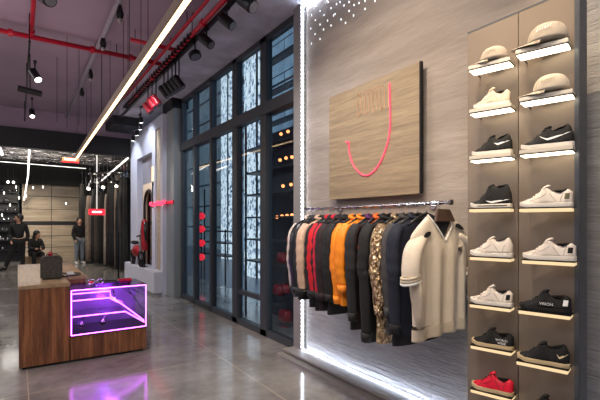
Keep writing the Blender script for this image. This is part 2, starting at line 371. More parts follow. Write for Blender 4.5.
struct(MB().box(2.72, 2.74, N1, N2, 2.55, 3.2), 'trim_7', mat('niche_grey', (128, 124, 132), .5), 'grey panel at the head of the niche')
ar = empty('arched_mirror', (2.70, (N1+N2)/2, .5), 'arched mirror with a pale beige surround in the white wall niche', 'mirror')
a = MB(); hw = (N2-N1)/2-.01; out = [V((0, -hw, 0)), V((0, -hw, 2.04)), V((0, hw, 2.04)), V((0, hw, 0))]
inn = [V((0, -.42, 0))]+[V((0, -.42*cos(q), 1.45+.42*sin(q))) for q in [pi*k/16 for k in range(17)]]+[V((0, .42, 0))]
for x in (0,):
    n = len(inn); 
    # surround as strips from the arch to the outer rectangle
    ov = []
    for p in inn:
        if p.z <= 0.001: ov.append(V((0, -hw if p.y < 0 else hw, 0)))
        else:
            k = max(abs(p.y)/hw, (p.z-.0)/2.04); ov.append(V((0, p.y/k, p.z/k)))
    for i in range(n-1):
        q = [inn[i], inn[i+1], ov[i+1], ov[i]]
        if (q[0]-q[3]).length > 1e-4: a.poly(q, (.05, 0, 0))
a.build('surround', mat('beige_surround', (214, 188, 158), .5, var=.05), ar)
MB().poly([p+V((.05, 0, 0)) for p in inn], (.01, 0, 0)).build('mirror_glass', mat('mirror_dark', (70, 40, 42), .08, .9), ar)
a = MB(); a.tube([p+V((-.01, 0, 0)) for p in inn], .03, 8); a.build('arch_trim', mat('dark_arch_trim', (42, 34, 34), .3, .3), ar)
# merchandise on the ledge
redleather = mat('crimson_leather', (150, 16, 30), .3, var=.2)
blackgl = mat('black_gloss', (16, 16, 18), .2)
bike = empty('display_scooter', (2.46, 10.95, .5), 'black and red toy scooter displayed on the white ledge by the arched mirror', 'scooter')
for y in (-.42, .42):
    w_ = MB(); w_.tube([(0, y+.17*cos(q), .18+.17*sin(q)) for q in [2*pi*k/20 for k in range(21)]], .04, 8); w_.build('wheel', blackgl, bike, smooth=True)
MB().ball((0, 0, .36), .22, 14, 8, (.45, 1.5, .7)).build('body', redleather, bike, smooth=True)
MB().tube([(0, -.42, .18), (0, -.36, .62), (0, -.3, .72)], .025, 8).build('fork', M['chrome'], bike)
MB().tube([(-.08, -.3, .72), (0, -.32, .75), (.08, -.3, .72)], .018, 8).build('handlebar', blackgl, bike)
MB().ball((0, .2, .56), .18, 12, 6, (.5, 1.4, .3)).build('seat', blackgl, bike, smooth=True)
mq = empty('hanging_jacket', (2.50, 10.35, .5), 'crimson and black jacket on a slim black stand before the arched mirror', 'jacket')
g = MB(); rr = []
for (z, ax, by) in ((1.42, .05, .05), (1.36, .09, .16), (1.1, .10, .2), (.7, .09, .18), (.5, .10, .2)): rr.append([V((ax*cos(q), by*sin(q), z)) for q in [2*pi*k/14 for k in range(14)]])
g.loft(rr); g.build('body', redleather, mq, smooth=True); mq.scale = (.75, .7, .8)
MB().tube([(0, 0, 0), (0, 0, .55)], .015, 8).build('stand', blackgl, mq); MB().box(-.07, .07, -.1, .1, 0, .015).build('base', blackgl, mq)
for s_ in (-1, 1): MB().tube([(0, s_*.17, 1.34), (-.02, s_*.24, 1.05), (0, s_*.24, .78)], [.06, .055, .04], 10).build('sleeve', blackgl, mq, smooth=True)
ns = empty('sign_reflection', (2.56, 9.5, 1.98), 'small glowing red script tube on the narrow wooden niche panel, stand-in for a reflected sign', 'sign reflection')  # glowing tube added in place of a red sign's reflection
a = MB(); a.tube([(0, .62-.05*k, .05*sin(k*1.9)) for k in range(26)], .014, 6); a.build('tube', M['jneon'], ns); MB().box(.02, .05, -.62, .62, -.012, .012).build('backing_bar', M['blackmetal'], ns)
nb = empty('red_reflection_bar', (2.645, 8.86, 1.985), 'horizontal red glowing strip across the grey pillar, stand-in for a reflected sign', 'neon bar')
MB().box(-.008, .004, -.25, .25, -.028, .028).build('tube', emit('dim_red_bar', (1, .01, .05), .9), nb); MB().box(.004, .015, -.26, .26, -.032, .032).build('housing', M['blackmetal'], nb)  # glowing strip added for the red sign reflected on the pillar
cs = empty('candle_sconce', (2.56, 9.86, 2.5), 'thin pale wall sconce between the two niches', 'wall lamp')
MB().tube([(0, 0, 0), (0, 0, .34)], .02, 8).build('shade', emit('sconce_glow', (1, .75, .4), 1.6), cs); MB().tube([(0, 0, -.6), (0, 0, 0)], .012, 6).build('stem', M['blackmetal'], cs); MB().box(0, .02, -.02, .02, -.1, .0).build('bracket', M['blackmetal'], cs)

# ------------------------------------------------------------------ far hall
struct(MB().box(-5, 4.2, 12.45, 20.2, 3.9, 3.98), 'ceiling_foil', M['foil'], 'crinkled silver foil ceiling of the far hall')
struct(MB().box(-5, 4.2, 19.0, 19.3, 3.05, 3.9), 'trim_8', mat('header_black', (5, 5, 6), .9), 'black header before the wooden far wall')
fw = MB(); xa, xb = P(22, 230, Y=20).x, P(79, 230, Y=20).x
fw.box(xa, xb, 20, 20.15, 0, 1.46).box(xa, xb, 20, 20.15, 1.62, 3.9)
struct(fw, 'wall_wood', M['farwood'], 'horizontal pale board wall at the back of the far hall')
sm = MB()
for z in (.55, 1.02, 2.1, 2.62): sm.box(xa, xb, 19.99, 20.0, z, z+.018)
sm.box((xa+xb)/2-.01, (xa+xb)/2+.01, 19.99, 20, 0, 3.9)
struct(sm, 'trim_9', M['dark'], 'dark seams between the boards'); struct(MB().box(xa, xb, 20.05, 20.15, 1.4, 1.7), 'trim_10', M['dark'], 'black slot across the board wall')
struct(MB().box(xb+.01, 4.2, 20.0, 20.2, 0, 3.9), 'wall_far', M['dark'], 'dark wall behind the drapes')
struct(MB().box(3.5, 3.6, 12.45, 20, 0, 3.9), 'wall_side', M['dark'], 'dark side wall of the far hall')
# far shelving at left with small pale goods
shx0, shx1 = -3.2, xa-.1
us = empty('display_shelving', (shx0, 20.0, 0), 'tall black shelving full of small glinting goods at the far left', 'shelving')
MB().box(0, shx1-shx0, .35, .4, .0, 3.6).build('back_panel', M['dark'], us)
for k in range(8): MB().box(0, shx1-shx0, 0, .35, .45+k*.38, .48+k*.38).build('shelf', M['blackmetal'], us)
for x in (0, (shx1-shx0)/2, shx1-shx0-.04): MB().box(x, x+.04, 0, .35, 0, 3.6).build('upright', M['blackmetal'], us)
glint = mat('silver_goods', (190, 190, 195), .15, .9); bt0 = None
glow = emit('tiny_glow', (1, .95, .85), 2)
for k in range(8):
    for q in range(10):
        if random.random() < .08: continue
        x = shx1-.10-q*.13+random.uniform(-.05, .05); z = .48+k*.38
        if bt0 is None:
            b_ = MB(); b_.loft([[V((r*cos(a_), r*sin(a_), zz)) for a_ in [2*pi*i/8 for i in range(8)]] for (r, zz) in ((.04, 0), (.045, .1), (.02, .14), (.02, .18))]); bt0 = b_.build('bottle', glint, smooth=True); o = bt0
        else: o = bt0.copy(); COL.objects.link(o)
        o.location = (x, 20.1+random.uniform(-.04, .1), z); o.scale = (random.uniform(.6, 1.1),)*3
        tag(o, 'small silvery bottle on the black shelving at the far left', 'bottle', 'silver bottles on the far shelving')
sl0 = None
for (u, v) in [(8,182),(13.5,182.3),(16,187),(19,198),(4,193),(33,187.5),(43,187),(10,205),(2,215),(19,215),(26,196),(66,203.5)]:
    p = P(u, v, Y=18.9)
    if sl0 is None:
        sl0 = empty('hanging_globe_lamp', p, '', 'lamp'); MB().ball((0, 0, 0), .05, 10, 8).build('globe', emit('globe_glow', (1, .97, .9), 5), sl0, smooth=True); MB().tube([(0, 0, .04), (0, 0, .5)], .006, 5).build('cord', M['blackmetal'], sl0); o = sl0
    else: o = copy_tree(sl0)
    s_ = .8 if u in (8, 13.5) else .4
    o.location = p; o.scale = (s_, s_, 1); tag(o, 'tiny white globe lamp hanging in the far hall', 'lamp', 'globe lamps of the far hall')
# hanging drapes of stock along the right of the far hall
tones = [(52, 48, 44), (20, 20, 22), (128, 112, 98), (30, 30, 34), (66, 58, 50), (16, 16, 18), (150, 140, 128), (40, 36, 34), (24, 26, 30), (110, 98, 86), (18, 18, 20), (56, 54, 54), (34, 32, 32)]
dnames = ['grey-brown', 'black', 'taupe', 'charcoal', 'olive-brown', 'jet black', 'light grey', 'dark umber', 'blue-black', 'khaki', 'deep black', 'mid grey', 'soot grey']
for i, u in enumerate([82, 86, 90, 94.5, 99, 103.5, 107.5, 111, 114.5, 118, 121, 124, 127]):
    Y = 18.6 - (u-82)*.105; p = P(u, 223, Y=Y); g = MB(); w_ = .15 if i % 3 else .11; h_ = random.uniform(2.5, 3.2); n = 28; rr = []
    for z in [0, .25, .5, .75, 1]:
        ring = []
        for k in range(n):
            q = 2*pi*k/n; f = 1+.16*sin(q*7+z*2+i)
            ww_ = w_*(.55+.45*min(1, (1-z)*6+.25)); ring.append(V((ww_*cos(q)*f, .09*sin(q)*f, .1+(h_-.1)*z)))
        rr.append(ring)
    g.loft(rr); dr = empty('long_drape', (p.x, p.y, 0), f'{dnames[i]} long hanging garment in the dark row by the red sign', 'garment', 'long hanging garments in the far hall')
    g.build('cloth', mat('drape_%d' % i, tones[i], .8, var=.3, scale=6), dr, smooth=True)
    MB().tube([(0, 0, h_), (0, 0, 3.9)], .01, 5).build('hook', M['chrome'], dr)
rs = empty('red_sign', P(97, 212, Y=15.0), 'glowing red rectangular sign hanging before the dark garments', 'sign')
MB().box(-.36, .36, 0, .06, -.14, .14).build('panel', M['redglow'], rs, bevel=.02)
g = MB(); x = -.22
for k in range(10):
    hh = random.choice([.035, .05, .042]); g.box(x, x+.022, -.012, 0, -hh, hh)
    if k % 2: g.box(x, x+.045, -.012, 0, hh-.02, hh)
    x += .045
g.build('lettering', M['signtext'], rs)
rs.scale = (.66,)*3
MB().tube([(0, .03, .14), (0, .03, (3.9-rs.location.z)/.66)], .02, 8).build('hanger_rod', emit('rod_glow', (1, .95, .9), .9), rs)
ex = empty('exit_sign', P(70.5, 159.5, Y=15.5), 'orange and red lit sign hanging at the end of the linear light', 'sign')
MB().box(-.42, .42, 0, .07, -.10, .10).build('panel', emit('exit_orange', (1, .2, .05), 2.2), ex, bevel=.01)
MB().box(-.44, .44, -.01, .08, -.17, -.10).build('lower_band', M['redglow'], ex)
g = MB(); x = -.3
for k in range(9): g.box(x, x+.03, -.012, 0, -.05, .06); g.box(x, x+.05, -.012, 0, (-.05 if k % 2 else .035), (-.025 if k % 2 else .06)); x += .068
g.build('lettering', M['signtext'], ex)
ex.scale = (.55,)*3
for s_ in (-.3, .3): MB().tube([(s_, .03, .1), (s_, .03, (3.9-ex.location.z)/.55)], .008, 5).build('rod', M['blackmetal'], ex)
# strip lamps of the far hall
def strip(u0, v0, u1, v1, Y0, Y1, w_, label, name='strip_lamp'):
    a_, b_ = P(u0, v0, Y=Y0), P(u1, v1, Y=Y1); o = empty(name, a_, label, 'strip lamp'); d = b_-a_
    MB().tube([(0, 0, 0), d], w_, 8).build('tube', M['strip'], o)
    MB().tube([V((0, .0, w_*1.3)), d+V((0, 0, w_*1.3))], w_*.8, 6).build('housing', M['blackmetal'], o)
strip(29.5, 146, 28, 176, 13.2, 17.5, .02, 'slim white strip lamp running back under the foil ceiling')
strip(28, 176, 24, 200, 17.5, 19.5, .02, 'lower slanting white strip lamp by the board wall')
strip(-3, 143, 2, 154, 13.2, 14.5, .035, 'short bright strip lamp at the far left edge of the foil ceiling')
strip(128, 158, 101, 181, 12.7, 18.5, .02, 'white strip lamp slanting above the dark hanging garments')
strip(0, 161.5, 86, 168.5, 18.9, 18.9, .01, 'long thin white line lamp along the black header')
# trusses with small spots beside the foil
tr = empty('lighting_truss', P(104, 186, Y=14.5), 'tangled black lighting truss in the far hall above the hanging garments', 'truss')
g = MB()
for k in range(4):
    yy, zz = (0, .3)[k % 2], (0, .3)[k//2]; g.tube([(-.5, yy-.8, zz), (1.3, yy+.8, zz+.35)], .02, 6)
for k in range(12):
    f = k/11; g.tube([(-.5+1.8*f, -.8+1.6*f, .35*f), (-.4+1.8*f, -.5+1.6*f, .3+.35*f)], .012, 5); g.tube([(-.5+1.8*f, -.8+1.6*f, .35*f+.3), (-.35+1.8*f, -.6+1.6*f, .35*f)], .012, 5)
g.build('frame', M['chrome'], tr)
for f in (.1, .4, .7): MB().tube([(-.5+1.8*f, -.8+1.6*f, .3+.35*f), (-.5+1.8*f, -.8+1.6*f, 3.9-tr.location.z)], .008, 5).build('hanger_rod', M['blackmetal'], tr)
for k in range(5):
    f = k/4; MB().tube([(-.5+1.8*f, -.8+1.6*f, .35*f), (-.55+1.8*f, -.9+1.6*f, .35*f-.16)], [.03, .07], 10).build('spot', M['blackmetal'], tr)
    MB().ball((-.555+1.8*f, -.91+1.6*f, .35*f-.17), .045, 8, 6).build('lens', M['lamp'], tr)

# ------------------------------------------------------------------ people (skin-modified skeletons)
def skin(name, verts, edges, radii, m, parent, sub=2, root=0):
    me = bpy.data.meshes.new(name); me.from_pydata([V(v) for v in verts], edges, []); me.materials.append(m)
    o = bpy.data.objects.new(name, me); COL.objects.link(o); o.parent = parent
    q = o.modifiers.new('k', 'SKIN'); q.use_smooth_shade = True
    for i, r in enumerate(radii):
        sv = me.skin_vertices[0].data[i]; sv.radius = (r, r) if not isinstance(r, tuple) else r; sv.use_root = (i == root)
    s_ = o.modifiers.new('s', 'SUBSURF'); s_.levels = s_.render_levels = sub
    return o
def person(loc, rz, J, topm, legm, shoem, label, hair_long=False, sc=1.0):
    """J: dict of joints; the body is one skinned figure, clothes are slightly wider skins over it."""
    r = empty('person', loc, label, 'person', rz=rz); r.scale = (sc,)*3
    names = ['pelvis', 'chest', 'neck', 'head', 'sl', 'el', 'wl', 'hl', 'sr', 'er', 'wr', 'hr', 'pl', 'kl', 'al', 'fl', 'pr', 'kr', 'ar', 'fr']
    E = [(0,1),(1,2),(2,3),(1,4),(4,5),(5,6),(6,7),(1,8),(8,9),(9,10),(10,11),(0,12),(12,13),(13,14),(14,15),(0,16),(16,17),(17,18),(18,19)]
    rad = [.12, .12, .05, .085, .05, .04, .028, .035, .05, .04, .028, .035, .085, .055, .035, .03, .085, .055, .035, .03]
    skin('body', [J[n] for n in names], E, rad, M['skin'], r)
    tn = ['pelvis', 'chest', 'neckb', 'sl', 'el', 'wl', 'sr', 'er', 'wr']; J['neckb'] = tuple((V(J['chest'])*.35+V(J['neck'])*.65))
    skin('jacket', [J[n] for n in tn], [(0,1),(1,2),(1,3),(3,4),(4,5),(1,6),(6,7),(7,8)], [.15, .155, .075, .075, .062, .05, .075, .062, .05], topm, r)
    skin('trousers', [J[n] for n in ['pelvis', 'pl', 'kl', 'al', 'pr', 'kr', 'ar']], [(0,1),(1,2),(2,3),(0,4),(4,5),(5,6)], [.14, .11, .08, .06, .11, .08, .06], legm, r)
    for a_, b_ in (('al', 'fl'), ('ar', 'fr')):
        A, B = V(J[a_]), V(J[b_]); MB().tube([A+(A-B)*.25-V((0, 0, .03)), A.lerp(B, .4)-V((0, 0, .02)), B-V((0, 0, .005)), B+(B-A)*.25], [.045, .055, .05, .025], 10).build('shoe', shoem, r, smooth=True)
    H = V(J['head']); N = V(J['neck']); f = V(J['face']).normalized()
    MB().ball(H+V((0, 0, .02)), .105, 14, 10, (.88, .95, 1.18)).build('head', M['skin'], r, smooth=True)
    MB().ball(H+V((0, 0, .045))-f*.03, .118, 14, 10, (.95, 1, 1.15)).build('hair', M['hair'], r, smooth=True)
    if hair_long: MB().tube([H-f*.07, H-f*.1-V((0, 0, .15)), H-f*.1-V((0, 0, .32))], [.08, .08, .03], 10).build('long_hair', M['hair'], r, smooth=True)
    MB().tube([H+f*.095+V((0, 0, .02)), H+f*.125-V((0, 0, .01))], [.008, .015], 6).build('nose', M['skin'], r, smooth=True)
    sd = f.cross(UP)
    for s_ in (-1, 1):
        MB().ball(H+f*.09+sd*.035*s_+V((0, 0, .03)), .012, 8, 6).build('eye', M['hair'], r, smooth=True)
        MB().ball(H+sd*.098*s_+V((0, 0, .0)), .022, 8, 6, (.6, .6, 1.2)).build('ear', M['skin'], r, smooth=True)
    MB().ball(H+f*.09-V((0, 0, .05)), .02, 8, 6, (1, 1, .3)).build('mouth', mat('lips', (150, 80, 75), .5), r, smooth=True)
    return r
blackcl = mat('black_cloth', (18, 18, 20), .8); denim = mat('light_denim', (120, 130, 140), .8, var=.2, scale=20); whiteshoe = mat('white_shoe', (215, 215, 215), .5)
stand = dict(pelvis=(0, 0, .95), chest=(0, 0, 1.28), neck=(0, 0, 1.48), head=(0, -.02, 1.60), face=(-.3, -1, 0), sl=(-.18, 0, 1.42), el=(-.24, .02, 1.12), wl=(-.2, -.12, .9), hl=(-.18, -.17, .82), sr=(.18, 0, 1.42), er=(.25, .0, 1.12), wr=(.22, -.06, .88), hr=(.2, -.1, .8), pl=(-.1, 0, .9), kl=(-.12, -.03, .5), al=(-.13, 0, .09), fl=(-.16, -.15, .04), pr=(.1, 0, .9), kr=(.11, 0, .5), ar=(.12, .04, .09), fr=(.14, -.1, .04))
p = P(79.5, 264, Z=0); person((p.x, p.y, 0), R(20), stand, blackcl, denim, whiteshoe, 'standing person in a black jacket and pale jeans beside the board wall')
walk = dict(stand); walk.update(kl=(-.2, -.02, .5), al=(-.34, .0, .10), fl=(-.48, -.06, .04), kr=(.1, -.02, .5), ar=(.12, .02, .09), fr=(.0, -.08, .04), face=(-1, -.2, 0))
p = P(18.5, 270, Z=0); person((p.x, p.y, 0), R(5), walk, blackcl, blackcl, blackcl, 'person in all black stepping past the dark shelving at the far left', sc=1.05)
sit = dict(pelvis=(0, 0, .52), chest=(.0, -.06, .82), neck=(.02, -.08, 1.0), head=(.05, -.12, 1.12), face=(.75, -.7, -.3), sl=(-.17, -.05, .95), el=(-.2, -.2, .68), wl=(-.06, -.38, .66), hl=(-.02, -.45, .68), sr=(.17, -.05, .95), er=(.22, -.2, .68), wr=(.1, -.38, .66), hr=(.06, -.45, .68), pl=(-.11, -.02, .5), kl=(-.13, -.44, .5), al=(-.12, -.42, .09), fl=(-.12, -.58, .04), pr=(.11, -.02, .5), kr=(.13, -.44, .5), ar=(.12, -.42, .09), fr=(.12, -.58, .04))
p = P(35, 268, Z=.0); person((p.x, p.y+.15, 0), R(12), sit, blackcl, blackcl, blackcl, 'dark haired person in black seated on a low box before the board wall', True)
bx = empty('wooden_bench', (p.x, p.y+.25, 0), 'low pale wooden box bench under the seated person', 'bench'); MB().box(-.4, .4, -.16, .3, 0, .36).build('body', M['top'], bx); MB().box(-.42, .42, -.18, .32, .36, .39).build('seat', M['top'], bx)

# ------------------------------------------------------------------ ceiling services
def pipe(name, a_, b_, r_, m, label, cat='pipe', joints=()):
    o = empty(name, a_, label, cat); d = V(b_)-V(a_); MB().tube([(0, 0, 0), d], r_, 12).build('tube', m, o, smooth=True)
    for f in joints: MB().tube([d*(f-.004/1), d*(f+.004)], r_*1.5, 12).build('coupling', m, o)
    for f in (.1, .5, .9):
        q = d*f; MB().tube([q, V((q.x, q.y, 4.36-a_[2]))], .006, 5).build('hanger_rod', M['blackmetal'], o)
    return o
pipe('sprinkler_pipe', (-4.9, 7.1, 4.2), (1.98, 7.1, 4.2), .035, M['red'], 'long red sprinkler pipe crossing the ceiling', joints=(.45, .7, .85, .93))
pipe('sprinkler_pipe', (.16, 2.0, 4.22), (.16, 7.1, 4.22), .028, M['red'], 'red sprinkler pipe running back to meet the crossing pipe', joints=(.97,))
pipe('sprinkler_pipe', (1.35, 6.4, 4.2), (2.0, 6.4, 4.2), .03, M['red'], 'short red branch pipe just before the bulkhead')
pipe('conduit', (1.02, 2.5, 4.24), (1.02, 12.1, 4.24), .035, mat('grey_conduit', (150, 140, 148), .5), 'grey conduit running back along the ceiling', 'conduit')
# sockets on the conduit
sk0 = None
for (u, v) in [(120, 12), (103, 42), (90.5, 74), (82, 92)]:
    p = P(u, v, X=1.02)
    if sk0 is None:
        sk0 = empty('ceiling_socket', p, '', 'lamp holder'); MB().tube([(0, 0, .1), (0, 0, 0), (0, 0, -.06)], [.02, .045, .035], 10).build('holder', M['blackmetal'], sk0); MB().ball((0, 0, -.08), .03, 10, 6).build('bulb', mat('dim_bulb', (160, 150, 150), .2), sk0, smooth=True); o = sk0
    else: o = copy_tree(sk0)
    o.location = (p.x, p.y, p.z-.02); tag(o, 'small black lamp holder under the grey conduit', 'lamp holder', 'lamp holders on the conduit')
# thin hanging wires
wr0 = None
for (u, v0, v1, Y) in [(67, 49, 128, 7.2), (79, 38, 125, 7.4), (101.5, 10, 120, 7.6), (110, 0, 118, 7), (123.5, 0, 100, 6.2), (128, 0, 96, 6.0), (91, 30, 122, 8.4), (57, 45, 122, 8.2), (141, 0, 60, 5.2), (148, 0, 50, 4.9)]:
    p = P(u, v1, Y=Y)
    if wr0 is None: wr0 = MB().tube([(0, 0, 0), (0, 0, 1)], .004, 5).build('hanging_wire', M['blackmetal']); o = wr0
    else: o = wr0.copy(); COL.objects.link(o)
    o.location = p; o.scale = (1, 1, 4.36-p.z); tag(o, 'thin dark wire hanging from the purplish ceiling', 'wire', 'wires hanging from the ceiling')
# linear lamp
ll = empty('linear_lamp', (1.03, 3.0, 3.2), 'long warm white linear lamp hanging across the room', 'linear lamp')
a_, b_ = P(192, -8, Z=3.2), P(76.5, 158, Z=3.2); ll.location = a_; d = b_-a_
n_ = V((-d.y, d.x, 0)).normalized()
def bar(mb, w0, w1, z0, z1):
    q = [n_*w0, n_*w1, n_*w1+d, n_*w0+d]; mb.poly([V((x.x, x.y, z0)) for x in q], (0, 0, z1-z0)); return mb
bar(MB(), -.023, .023, -.012, 0).build('diffuser', M['warm'], ll)
bar(MB(), -.03, .035, 0.0, .08).build('housing', mat('lamp_housing', (150, 132, 112), .5), ll)
bar(MB(), .023, .035, -.014, 0.0).build('side_lip', mat('lamp_housing', (150, 132, 112), .5), ll)
for f in (.02, .25, .5, .75, .98): MB().tube([d*f+V((0, 0, .07)), d*f+V((0, 0, 1.16 if f < .95 else 1.16))], .004, 5).build('wire', M['blackmetal'], ll)
# red rail, black track and spots along the bulkhead
pipe('sprinkler_pipe', (1.93, 1.5, 4.06), (1.93, 9.4, 4.06), .03, M['red'], 'red pipe running beside the black light track', joints=(.2, .45, .6, .75, .9))
pipe('sprinkler_pipe', (1.86, 1.5, 4.18), (1.86, 9.4, 4.18), .022, M['red'], 'thinner red pipe above the black light track')
tk = empty('light_track', (1.99, 1.5, 4.02), 'black light track along the edge of the lower ceiling', 'light track')
MB().box(-.02, .02, 0, 10.4, -.02, .02).build('rail', M['blackmetal'], tk)
for k in range(8): MB().box(-.012, .012, .3+k*1.3, .33+k*1.3, .02, .09).build('clip', M['blackmetal'], tk)
g = MB(); g.box(-.10, -.02, 3.9, 8.2, .02, .05)
for k in range(30): g.box(-.11, .03, 4+k*.14, 4.03+k*.14, .0, .06)
g.build('cable_tray', M['blackmetal'], tk)
def spot(loc, aim, label, group, L_=.17, r_=.055, lens=None, shade=None, name='track_spot', drop=.12):
    o = empty(name, loc, label, 'spotlight', group)
    d = (V(aim)-V(loc)).normalized()
    MB().tube([-d*L_*.5, -d*L_*.42, d*L_*.42, d*L_*.5], [r_*.8, r_, r_, r_*.92], 16).build('shade', shade or M['blackmetal'], o)
    MB().tube([d*L_*.49, d*L_*.52], r_*.78, 14).build('lens', lens or M['lamp'], o)
    MB().tube([(0, 0, 0), (0, 0, drop*.6), (0, 0, drop)], .01, 6).build('stem', M['blackmetal'], o)
    MB().box(-.02, .02, -.05, .05, drop-.02, drop+.01).build('adaptor', M['blackmetal'], o)
    return o
sg = 'spotlights on the black track'
offlens = mat('unlit_lens', (150, 150, 155), .2, .5)
for (u, v, aim, lab, r_, L_) in [
    (247, 3, (2.8, 2.6, 1.6), 'nearest black track spotlight aimed at the clothes wall', .075, .2),
    (227, 20, (2.8, 4.4, 2.0), 'second black track spotlight with a bright rim', .06, .2),
    (206.5, 38, (2.8, 5.5, 2.0), 'third black track spotlight before the round disc lamp', .062, .2)]:
    p = P(u, v, X=1.99); spot((p.x, p.y, 3.86), (aim[0], p.y-1.2, 2.6), lab, sg, L_, r_, offlens, drop=.15)
p = P(195, 54, X=1.99); spot((p.x, p.y, 3.82), (2.3, p.y-.6, 2.4), 'flat round disc lamp with a pale rim below the track', sg, .06, .085, offlens, drop=.2)
for k, (u, v) in enumerate([(164, 92), (168, 89.5), (172, 87), (175.5, 84.5), (179, 82)]):
    p = P(u, v, X=1.99); spot((p.x, p.y, p.z+.0), (2.8, p.y-.8, 2.2), 'small black cylinder spot in the tight cluster of five', sg, .22, .05, offlens, drop=4.02-p.z)
for k, (u, v) in enumerate([(152, 103), (156, 100.5), (148, 108)]):
    p = P(u, v, X=1.97); spot((p.x, p.y, p.z), (2.8, p.y-.8, 2.2), 'small red painted spotlight farther along the track', 'red spotlights on the track', .2, .06, offlens, M['red'], drop=4.02-p.z)
for k, (u, v) in enumerate([(141, 120), (140, 127), (137, 133), (133, 138.5)]):
    Yk = 9.6+k*.7; p = P(u, v, Y=Yk); spot(p, (2.6, Yk+.3, 1.6), 'small bright white spotlight washing the white display wall', 'white spotlights by the display wall', .12, .045, M['coollamp'], drop=4.1-p.z)
vt = empty('air_diffuser', (P(122, 130, Y=11.2).x, 11.2, 4.0), 'dark square air diffuser at the end of the lower ceiling', 'air diffuser')
MB().box(-.3, .3, -.5, .5, -.1, .11).build('box', M['beam'], vt)
g = MB()
for k in range(6): g.box(-.26, .26, -.42+k*.16, -.4+k*.16, -.115, -.1)
g.build('louvre_slats', M['steel'], vt)
# left ceiling spots on their rod
tl = empty('light_track', (.13, 5.0, 3.95), 'thin dark light rail below the red pipe at the left', 'light track'); MB().box(-.012, .012, 1.6, 6.8, -.012, .012).build('rail', M['blackmetal'], tl)
for y in (1.7, 3.8, 6.6): MB().tube([(0, y, 0), (0, y, .41)], .008, 5).build('hanger_rod', M['blackmetal'], tl)
lg = 'spotlights at the upper left'
for (u, v, L_, r_, lab, aim) in [(35, 75, .2, .06, 'lit black cone spotlight at the upper left below the red pipe joint', (.8, -1, -1.6)), (32, 113, .18, .05, 'smaller lit black spotlight farther along the upper left rail', (.1, -1, -1.5)), (44, -4, .28, .075, 'black spotlight cut by the top edge at the upper left', (.6, -1.2, -.9))]:
    Yk = {75: 7.4, 113: 9.6, -4: 5.2}[v]; p = P(u, v, Y=Yk); spot(p, p+V(aim), lab, lg, L_, r_, M['lamp'] if v > 0 else offlens, drop=(3.95 if v > 0 else 4.36)-p.z)
p = P(30, 90, Y=8.3); sd_ = empty('ceiling_speaker', p, 'dark flat bar shaped fitting between the two upper left spotlights', 'speaker'); MB().tube([(-.17, 0, 0), (.17, 0, -.04)], .05, 12).build('body', M['beam'], sd_); MB().tube([(0, 0, 0), (0, 0, 4.36-p.z)], .008, 5).build('rod', M['blackmetal'], sd_)

# ------------------------------------------------------------------ counter with glass case
FY = 5.27
ct = empty('display_counter', (0, FY, 0), 'walnut display counter with a purple neon lit glass case', 'counter')
MB().box(.01, .475, .01, 2.7, .03, .85).build('cabinet', M['walnut'], ct)
MB().box(.485, 1.295, .01, .58, .03, .285).build('lower_cabinet', M['walnut'], ct)
MB().box(.475, .70, .58, 2.7, .03, .85).build('rear_cabinet', M['walnut'], ct)
MB().box(.0, .482, 0, .6, .85, .89).box(.0, .72, .6, 2.72, .85, .89).build('top', M['top'], ct, bevel=.004)
MB().box(.04, 1.27, .05, .56, 0, .03).build('toe_kick', M['beam'], ct)
MB().box(.482, 1.30, 0.0, .59, .285, .30).build('case_floor', M['blackmetal'], ct)
pur = mat('purple_mirror', (150, 130, 185), .22, .5, var=.2, scale=4, bump=.5, bscale=3, bdist=.05)
MB().box(.49, 1.295, .565, .58, .30, .80).build('case_back', pur, ct)
MB().box(.484, .49, .01, .57, .30, .80).build('case_side', pur, ct)
MB().box(.487, 1.297, .002, .008, .30, .80).build('case_front_glass', M['clear'], ct)
MB().box(1.289, 1.295, .008, .565, .30, .80).build('case_end_glass', M['clear'], ct)
MB().box(.487, 1.30, .0, .59, .80, .812).build('case_top_glass', m_glass('smoked_glass', (.5, .42, .55)), ct)
nn = MB(); q = [(.492, 0, .302), (1.29, 0, .302), (1.29, 0, .80), (.492, 0, .80)]
for i in range(4):
    A, B = V(q[i]), V(q[(i+1) % 4]); nn.tube([A, B], .0055, 8)
nn.build('neon_frame', M['neon'], ct)
sh1 = MB().box(.49, .90, .25, .56, .645, .651).build('shelf', M['clear'], ct)
sh2 = MB().box(.49, 1.1, .15, .56, .475, .481).build('shelf', M['clear'], ct)
MB().tube([(.495, .24, .725), (.93, .24, .725), (.935, .24, .66), (1.08, .2, .54), (1.28, .05, .36)], .007, 6).build('shelf_neon', M['neon'], sh1)
MB().tube([(.495, .24, .645), (.92, .24, .645), (1.02, .22, .58)], .007, 6).build('shelf_neon', M['neon'], sh1)
MB().tube([(.495, .14, .478), (1.08, .14, .478), (1.28, .03, .345)], .007, 6).build('shelf_neon', M['neon'], sh2)
g = MB()
for (a_, b_, c_) in (((1.05, .5, .78), (1.18, .3, .66), (1.27, .1, .55)), ((1.0, .5, .72), (1.02, .4, .6), (1.1, .3, .56)), ((1.1, .52, .74), (1.2, .3, .72), (1.28, .1, .66)), ((1.14, .5, .78), (1.22, .3, .6), (1.28, .05, .48))):
    g.tube([a_, b_, c_], [.004, .012, .003], 6, flat=.3)
g.build('crinkled_glints', M['chrome'], ct)  # chrome slivers shaped to stand in for crinkled reflections
